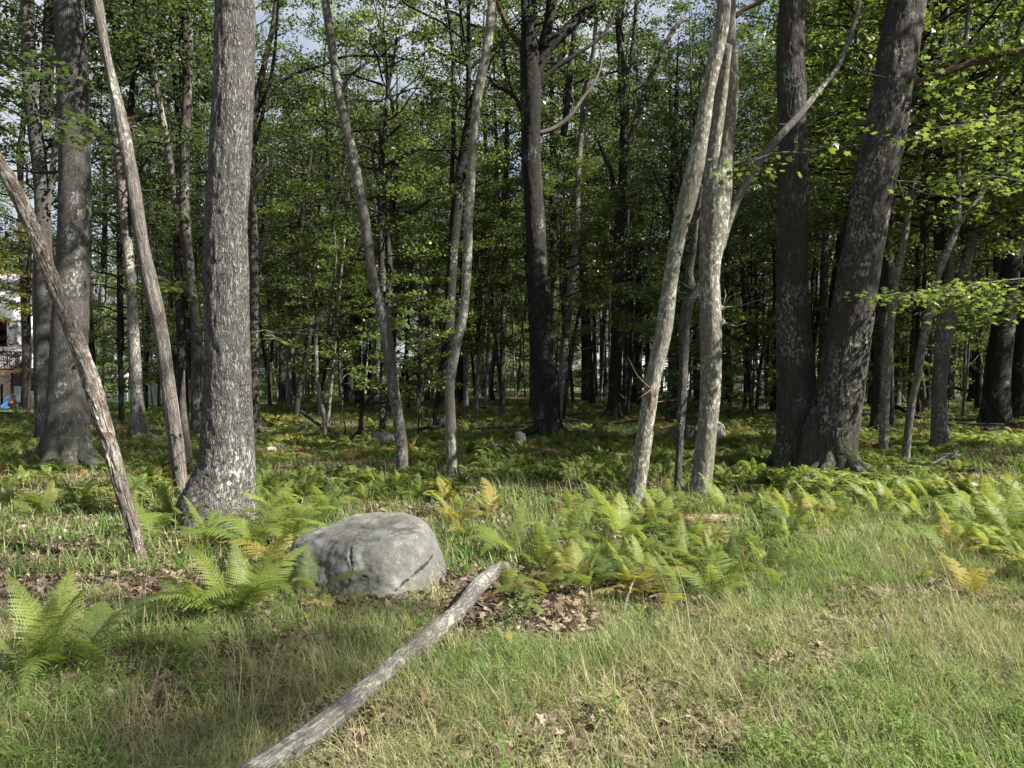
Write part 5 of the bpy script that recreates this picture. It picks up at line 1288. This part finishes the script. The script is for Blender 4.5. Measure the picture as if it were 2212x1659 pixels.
tube(mb, q, [.07, .065, .06, .055, .05, .045, .035, .015], 9, 0, n=40, lump=.15); part('stem', mb.mesh('stem', [BARK['far_dark']]), t)
mb = MB(); q = np.array([at(*p, 18.0) - at(766, 955, 18.2) for p in ((796, 876), (812, 868), (832, 870), (850, 862))]); tube(mb, q, [.04, .035, .03, .01], 8, 0, n=16, lump=.1); part('side_branch', mb.mesh('side_branch', [BARK['far_dark']]), t)
log('fallen_branch', 'dark branch lying right of the crooked maple foot', [(988, 905, 9, .2), (1016, 916, 9, .1), (1060, 922, 8), (1080, 924, 5)], 'far_dark', 9, 'branch', dz=.06, relief=0)
log('fallen_branch', 'long dark branch lying left of the central oak foot', [(1030, 926, 7), (1084, 930, 8), (1130, 926, 8), (1160, 920, 7)], 'far_dark', 9, 'branch', dz=.06, relief=0)
log('fallen_branch', 'grey arched stick near the brown root clump', [(1000, 1006, 6), (1040, 988, 6, .12), (1075, 982, 6, .15), (1110, 986, 5, .05)], 'weathered', 9, 'branch', relief=0)
log('fallen_log', 'pale dead log far off left of the crooked maple', [(790, 898, 6), (820, 896, 6), (870, 895, 7), (905, 892, 4)], 'far_pale', 9, dz=.1, relief=0)
log('fallen_log', 'dark log far off right of the dark forked oak', [(1470, 892, 8), (1560, 894, 9), (1660, 896, 8)], 'far_dark', 9, dz=.1, relief=0)
log('fallen_branch', 'curved black limb arching behind the forked maple', [(1998, 890, 8, .0), (2010, 880, 9, .5), (2006, 868, 9, 1.1), (2030, 860, 9, 1.0), (2090, 862, 8, .6)], 'far_dark', 9, 'branch', dz=.06, relief=0)
log('fallen_branch', 'dark branch running down left of the thin brown stem', [(1890, 880, 8, .9), (1920, 892, 9, .5), (1960, 906, 9, .2), (2010, 915, 8)], 'far_dark', 9, 'branch', dz=.06, relief=0)
log('fallen_branch', 'bleached dead branches in the leaf litter below the right ferns', [(1815, 1212, 6), (1860, 1200, 9), (1900, 1190, 9), (1945, 1180, 6)], 'weathered', 10, 'branch', relief=0, knots=[(.4, (-.8, -.3, .25), .22, .01, 'weathered'), (.6, (.7, .5, .3), .2, .008, 'weathered')])
log('fallen_branch', 'thin grey branch crossing the leaves by the flat right rock', [(1990, 1022, 4), (2030, 1008, 5, .12), (2070, 996, 4, .18)], 'weathered', 8, 'branch', relief=0)
log('twig', 'short dark forked twig poking out of the sunny grass at the right', [(1608, 1560, 5, .0), (1603, 1545, 6, .03), (1592, 1530, 6, .08)], 'dead_red', 8, 'twig', relief=0)
log('twig', 'curled grey twig standing in the grass near the dark forked twig', [(1920, 1410, 5, .0), (1918, 1395, 5, .06), (1906, 1380, 5, .12), (1900, 1372, 3, .13)], 'weathered', 8, 'twig', relief=0)
log('twig', 'dark horizontal twig on the grass in the lower middle', [(985, 1560, 3, .03), (1010, 1556, 4, .04), (1070, 1558, 5, .04), (1100, 1562, 3, .03)], 'far_dark', 8, 'twig', relief=0)
log('twig', 'bleached stick standing at the fern edge right of centre', [(1345, 1350, 6, 0), (1355, 1325, 5, .10), (1372, 1305, 4, .20), (1392, 1292, 3, .25)], 'weathered', 8, 'twig', relief=0)
log('twig', 'pale dry grass coloured stick at the bottom edge right of the log', [(800, 1680, 5, .02), (830, 1640, 6, .03), (870, 1612, 3, .04)], 'log', 8, 'twig', relief=0)

for i in range(16):
    px, py = rs.uniform(350, 2150), rs.uniform(880, 960); a = rs.uniform(-.6, .6); L = rs.uniform(60, 170) * (py - 815) / 110
    log('fallen_branch', 'dead branch half hidden in the ferns of the middle distance', [(px, py, 7, .05), (px + L * .5, py + a * L * .12, 7, .14), (px + L, py + a * L * .2, 4, .22)], rs.choice(['far_dark', 'weathered', 'far']), 8, 'branch', dz=.08, relief=0, lump=.2)['group'] = 'dead branches in the middle ferns'

# a few big single dead leaves
mbl = MB(); leaf_cloud(mbl, np.array([[0, 0, .02]]), .085, 0, 'maple', tilt=.2, rndlo=.5, rndhi=.6); YL = mbl.mesh('leaf', [FERN_YELLOW], False)
mbl = MB(); leaf_cloud(mbl, np.array([[0, 0, .03]]), .08, 0, 'lobed', tilt=.3, rndlo=.3, rndhi=.5); BL = mbl.mesh('leaf', [LITTER], False)
for px, py, me, lab in ((1100, 1420, YL, 'yellow maple leaf lying on the bare leaf patch'), (1025, 1395, BL, 'curled brown oak leaf at the left of the bare leaf patch'), (910, 1562, BL, 'pale brown leaf caught in grass above the dark twig'),
                        (925, 1574, BL, 'brown leaf in grass just below the caught pale one'), (1445, 1645, BL, 'dark brown leaf at the bottom edge'), (1640, 1480, BL, 'tan leaf lying in the grass right of centre')):
    Y = gd(py); x = (px - CX) / FD * Y; single('dead_leaf', me, lab, 'leaf', (x, Y, gz(x, Y) + .08), (rs.gauss(0, .3), rs.gauss(0, .3), px), 1.0)


# near maple sprays hanging in at the right and top
def spray(label, a, b, Y, nl, size, mat=LEAF_MAPLE, drop=.15, r=.22):
    p0, p1 = at(*a, Y), at(*b, Y * .97); t = thing('maple_branch', label, 'branch', tuple(p0)); mb = MB()
    m = (p0 + p1) / 2 + np.array([0, .1, .08]); q = np.array([p0, m, p1]) - p0; tube(mb, q, [.012, .008, .002], 5, 0, n=16, lump=.1)
    cl = []
    for k in range(14):
        f = rng.uniform(.15, 1); o = catmull(q, 40)[int(f * 39)]; d = np.array([rng.normal(0, .3), rng.normal(0, .3), rng.normal(-.02, .05)]) * 1.2
        tube(mb, [o, o + d * .5, o + d], [.004, .003, .001], 3, 0, n=3); cl += [o + d, o + d * .6]
    part('twigs', mb.mesh('twigs', [BARK['far_pale']]), t); mb = MB(); cl = np.array(cl)
    C = cl[rng.integers(0, len(cl), nl)] + rng.normal(0, 1, (nl, 3)) * np.array([r, r, r * .25]) - np.array([0, 0, drop * .3])
    leaf_cloud(mb, C, size, 0, 'maple', tilt=.4); o = part('leaves', mb.mesh('leaves', [mat], False), t); o['kind'] = 'stuff'
    return t


spray('bright maple spray reaching right from the leaning twin stem', (1895, 640), (2080, 645), 11.6, 260, .10)
spray('bright maple spray hanging across the forked maple', (2230, 600), (2040, 650), 9.5, 280, .10)
spray('maple spray drooping at the right edge at head height', (2260, 640), (2130, 690), 9.0, 220, .10)
spray('maple spray over the fork of the branch by the twin oak', (1740, 330), (1620, 350), 8.8, 60, .10)
spray('near maple spray in the top right corner', (2260, 250), (2080, 270), 8.5, 200, .10)
spray('maple spray below the reddish dead limb', (2250, 400), (2070, 380), 10.0, 260, .10)
spray('oak spray hanging at the top left corner', (-40, 100), (120, 160), 9.5, 160, .13, LEAF_OAK)
spray('dark leafy spray crossing the large left oak', (90, 250), (200, 300), 10.5, 130, .13, LEAF_OAK)
spray('light green oak spray right of the cracked bare trunk', (330, 600), (420, 640), 13.0, 140, .12)
spray('leafy spray hanging right of the biggest oak at waist height', (545, 720), (600, 735), 9.0, 20, .08)

# ---------------------------------------------------------------- the yard at the far left
def rect_part(name, parent, root, a, b, Y, dep, mat):
    p = at(a[0], b[1], Y) - root; q = at(b[0], a[1], Y) - root
    return part(name, box_mesh(name, (p[0], 0, p[2]), (q[0], dep, q[2]), mat), parent)


Yh = 50.0; root = at(-40, 880, Yh); gh = gz(root[0], Yh); root[2] = gh
t = thing('house', 'white two storey house with a raised deck at the far left', 'house', tuple(root))
rr = root - np.array([0, 0, 0])
rect_part('wall', t, rr - np.array([0, 2.6, 0]) + np.array([0, 0, 0]), (-420, 640), (84, 800), Yh + 2.6, 6, WHITE).location.y = 0
rect_part('lower_wall', t, rr, (-420, 806), (22, 882), Yh, 8, BEIGE)
rect_part('skirting', t, rr + np.array([0, 0.0, 0]), (30, 834), (56, 870), Yh, 4, LATT)
rect_part('deck_beam', t, rr + np.array([0, .5, 0]), (-420, 796), (82, 806), Yh - .5, .6, BEAM)
rect_part('recess_shade', t, rr, (24, 806), (80, 832), Yh - .2, 3, DARK)  # near-black box stands in for the shade in the recess under the deck
for i in range(17):
    X0 = -30 + i * 4.4; rect_part('baluster', t, rr + np.array([0, .5, 0]), (X0, 762), (X0 + .9, 796), Yh - .5, .03, BLACKM)
rect_part('hand_rail', t, rr + np.array([0, .5, 0]), (-60, 758), (84, 761.5), Yh - .5, .06, BLACKM)
for wx in (-20, 40):
    wf = rect_part('window', t, rr - np.array([0, 0, 0]), (wx, 700), (wx + 26, 752), Yh + 2.45, .12, PICKET)
rect_part('downspout', t, rr, (-2, 830), (3, 876), Yh - .15, .1, WHITE)
rf = MB(); x0, x1 = at(-440, 0, Yh)[0] - root[0], at(100, 0, Yh)[0] - root[0]; zt = at(0, 640, Yh + 2.6)[2] - root[2]
rf.add([(x0, 2, zt), (x1, 2, zt), (x1, 9, zt), (x0, 9, zt), (x0, 5.5, zt + 2), (x1, 5.5, zt + 2)], [(0, 1, 5, 4), (2, 3, 4, 5), (0, 3, 2, 1)], [(0, 4, 3), (1, 2, 5)])
part('roof', rf.mesh('roof', [ROOFC], False), t)
c0 = at(27, 876, 47.0); c0[2] = gz(c0[0], 47.0); t = thing('chiminea', 'orange clay chiminea with a dark mouth standing on the lawn', 'chiminea', tuple(c0)); mb = MB()
tube(mb, [(0, 0, .12), (0, 0, .2), (0, 0, .34), (0, 0, .48), (0, 0, .6), (0, 0, .72), (0, 0, .86), (0, 0, .9), (0, 0, .94)], [.1, .22, .26, .24, .16, .10, .08, .13, .12], 20, 0); part('body', mb.mesh('body', [CLAY]), t)
mb = MB(); tube(mb, [(0, -.18, .32), (0, -.275, .32)], [.11, .11], 14, 0); part('mouth', mb.mesh('mouth', [SOOT]), t)
for a in (0.4, 2.5, 4.6):
    mb = MB(); tube(mb, [(math.cos(a) * .2, math.sin(a) * .2, 0), (math.cos(a) * .12, math.sin(a) * .12, .2)], [.03, .035], 6, 0); part('leg', mb.mesh('leg', [BLACKM]), t)
c1 = at(17, 878, 48.0); c1[2] = gz(c1[0], 48.0); mb = MB()
mb.add([(-.55, 0, 0), (.35, 0, 0), (.15, .5, .85), (-.35, .5, .85), (-.45, .7, 0), (.3, .7, 0)], [(0, 1, 2, 3)], [(0, 3, 4), (1, 5, 2), (3, 2, 4), (2, 5, 4)])
single('tarp', mb.mesh('tarp', [BLUE], False), 'blue tarp covered heap left of the chiminea', 'tarp', tuple(c1))
c2 = at(72, 870, 49.0); c2[2] = gz(c2[0], 49.0); t = thing('storage_bin', 'pale bin with a light blue lid under the deck', 'bin', tuple(c2))
part('bin_body', box_mesh('bin_body', (-.25, -.25, 0), (.25, .25, 1.0), LATT), t); part('lid', box_mesh('lid', (-.28, -.28, 1.0), (.28, .28, 1.08), plain('light_blue_plastic', (.35, .5, .65), .5)), t)
# picket fence
Yp = 58.0; pr = at(228, 868, Yp); pr[2] = gz(pr[0], Yp); t = thing('picket_fence', 'low white picket fence in the yard behind the left trees', 'fence', tuple(pr))
W = (284 - 228) / FD * Yp
for z in (.28, .78): part('rail', box_mesh('rail', (0, .03, z), (W, .07, z + .07), PICKET), t)
pm = box_mesh('picket', (0, 0, .06), (.06, .025, 1.0), PICKET)
npk = int(W / .135)
for i in range(npk): part('picket', pm, t, (i * .135, 0, 0))
for x in (0, W / 2, W): part('post', box_mesh('post', (x - .05, .07, -.1), (x + .05, .17, 1.08), PICKET), t)
# canopy frame behind it
cr = at(242, 868, 62); cr[2] = gz(cr[0], 62); t = thing('gazebo', 'white framed garden canopy behind the picket fence', 'gazebo', tuple(cr))
for sx in (-.7, 1.2):
    for sy in (0, 1.8): part('post', box_mesh('post', (sx, sy, 0), (sx + .06, sy + .06, 1.95), PICKET), t)
part('roof_edge', box_mesh('roof_edge', (-.8, -.1, 1.95), (1.35, 1.95, 2.1), PICKET), t)
mb = MB(); mb.add([(-.8, -.1, 2.1), (1.35, -.1, 2.1), (1.35, 1.95, 2.1), (-.8, 1.95, 2.1), (.27, .9, 2.6)], None, [(0, 1, 4), (1, 2, 4), (2, 3, 4), (3, 0, 4)]); part('roof', mb.mesh('roof', [PICKET], False), t)
# pale low shed and tall white panel
sr = at(330, 868, 56); sr[2] = gz(sr[0], 56); t = thing('shed', 'low pale green grey shed with a rounded roof behind the bare trunk', 'shed', tuple(sr)); mb = MB()
n = 12; a = np.linspace(0, math.pi, n); V = [(-1.2 , 0, 0)] ; prof = [(-1.15, 0)] + [(-1.15 * math.cos(b), .85 + .6 * math.sin(b)) for b in a] + [(1.15, 0)]
V = [(x, 0, z) for x, z in prof] + [(x, 3, z) for x, z in prof]; m = len(prof)
mb.add(V, [(i, i + m, i + 1 + m, i + 1) for i in range(m - 1)], [(0, i, i + 1) for i in range(1, m - 1)] + [(m, m + i + 1, m + i) for i in range(1, m - 1)]); part('shell', mb.mesh('shell', [SHEDC], False), t)
part('door', box_mesh('door', (-.35, -.05, 0), (.35, .0, 1.2), LATT), t)
wr = at(439, 872, 47); wr[2] = gz(wr[0], 47); mb = MB()
mb.add([(-.16, 0, 0), (.2, 0, 0), (.12, 0, 1.7), (-.16, 0, 2.0), (-.16, .3, 0), (.2, .3, 0), (.12, .3, 1.7), (-.16, .3, 2.0)], [(0, 1, 2, 3), (5, 4, 7, 6), (1, 5, 6, 2), (4, 0, 3, 7), (3, 2, 6, 7)])
single('white_post', mb.mesh('white_post', [PICKET], False), 'tall white slant topped panel seen left of the biggest oak', 'panel', tuple(wr))

# ---------------------------------------------------------------- far right: pale buildings, red car
def far_house(label, xa, xb, Y, h, mat, roofh=1.4):
    r = at((xa + xb) / 2, 850, Y); r[2] = gz(r[0], Y); w = (xb - xa) / FD * Y / 2
    t = thing('house', label, 'house', tuple(r)); part('wall', box_mesh('wall', (-w, 0, -.1), (w, 6, h), mat), t)
    mb = MB(); mb.add([(-w - .3, -.3, h), (w + .3, -.3, h), (w + .3, 6.3, h), (-w - .3, 6.3, h), (-w - .3, 3, h + roofh), (w + .3, 3, h + roofh)], [(0, 1, 5, 4), (2, 3, 4, 5), (0, 3, 2, 1)], [(0, 4, 3), (1, 2, 5)]); part('roof', mb.mesh('roof', [ROOFC], False), t)
    for k in (-.55, .1, .6):
        f = part('window', box_mesh('window', (k * w, -.06, 1.0), (k * w + 1.0, -.003, 2.0), PICKET), t); part('pane', box_mesh('pane', (k * w + .08, -.075, 1.08), (k * w + .92, -.063, 1.92), GLASSC), f)
    return t


far_house('white low house glimpsed between trunks behind the pale maples', 1362, 1494, 93, 2.6, WHITE)
far_house('pale grey house glimpsed left of the twin trunked oak', 1612, 1668, 95, 3.2, plain('blue_grey_siding', (.42, .47, .5)))
cr = at(1882, 828, 80); cr[2] = gz(cr[0], 80); t = thing('parked_car', 'dark red car glimpsed far behind the sandy trunk', 'car', tuple(cr)); mb = MB()
pf = [(-2.1, .35), (-2.1, .8), (-1.3, .95), (-.8, 1.4), (.7, 1.42), (1.3, 1.0), (2.1, .85), (2.15, .35)]
V = [(x, 0, z) for x, z in pf] + [(x, 1.7, z) for x, z in pf]; m = 8
mb.add(V, [(i, i + 1, i + 1 + m, i + m) for i in range(7)] + [(7, 0, m, m + 7)], [(0, i + 1, i) for i in range(1, 7)] + [(m, m + i, m + i + 1) for i in range(1, 7)]); part('body', mb.mesh('body', [REDC], False), t)
part('side_window', box_mesh('side_window', (-.85, -.012, .98), (1.0, -.004, 1.32), GLASSC), t)
for wx in (-1.3, 1.35):
    for wy in (-.02, 1.5):
        mb = MB(); tube(mb, [(wx, wy, .33), (wx, wy + .22, .33)], [.33, .33], 16, 0); part('wheel', mb.mesh('wheel', [TYRE]), t)
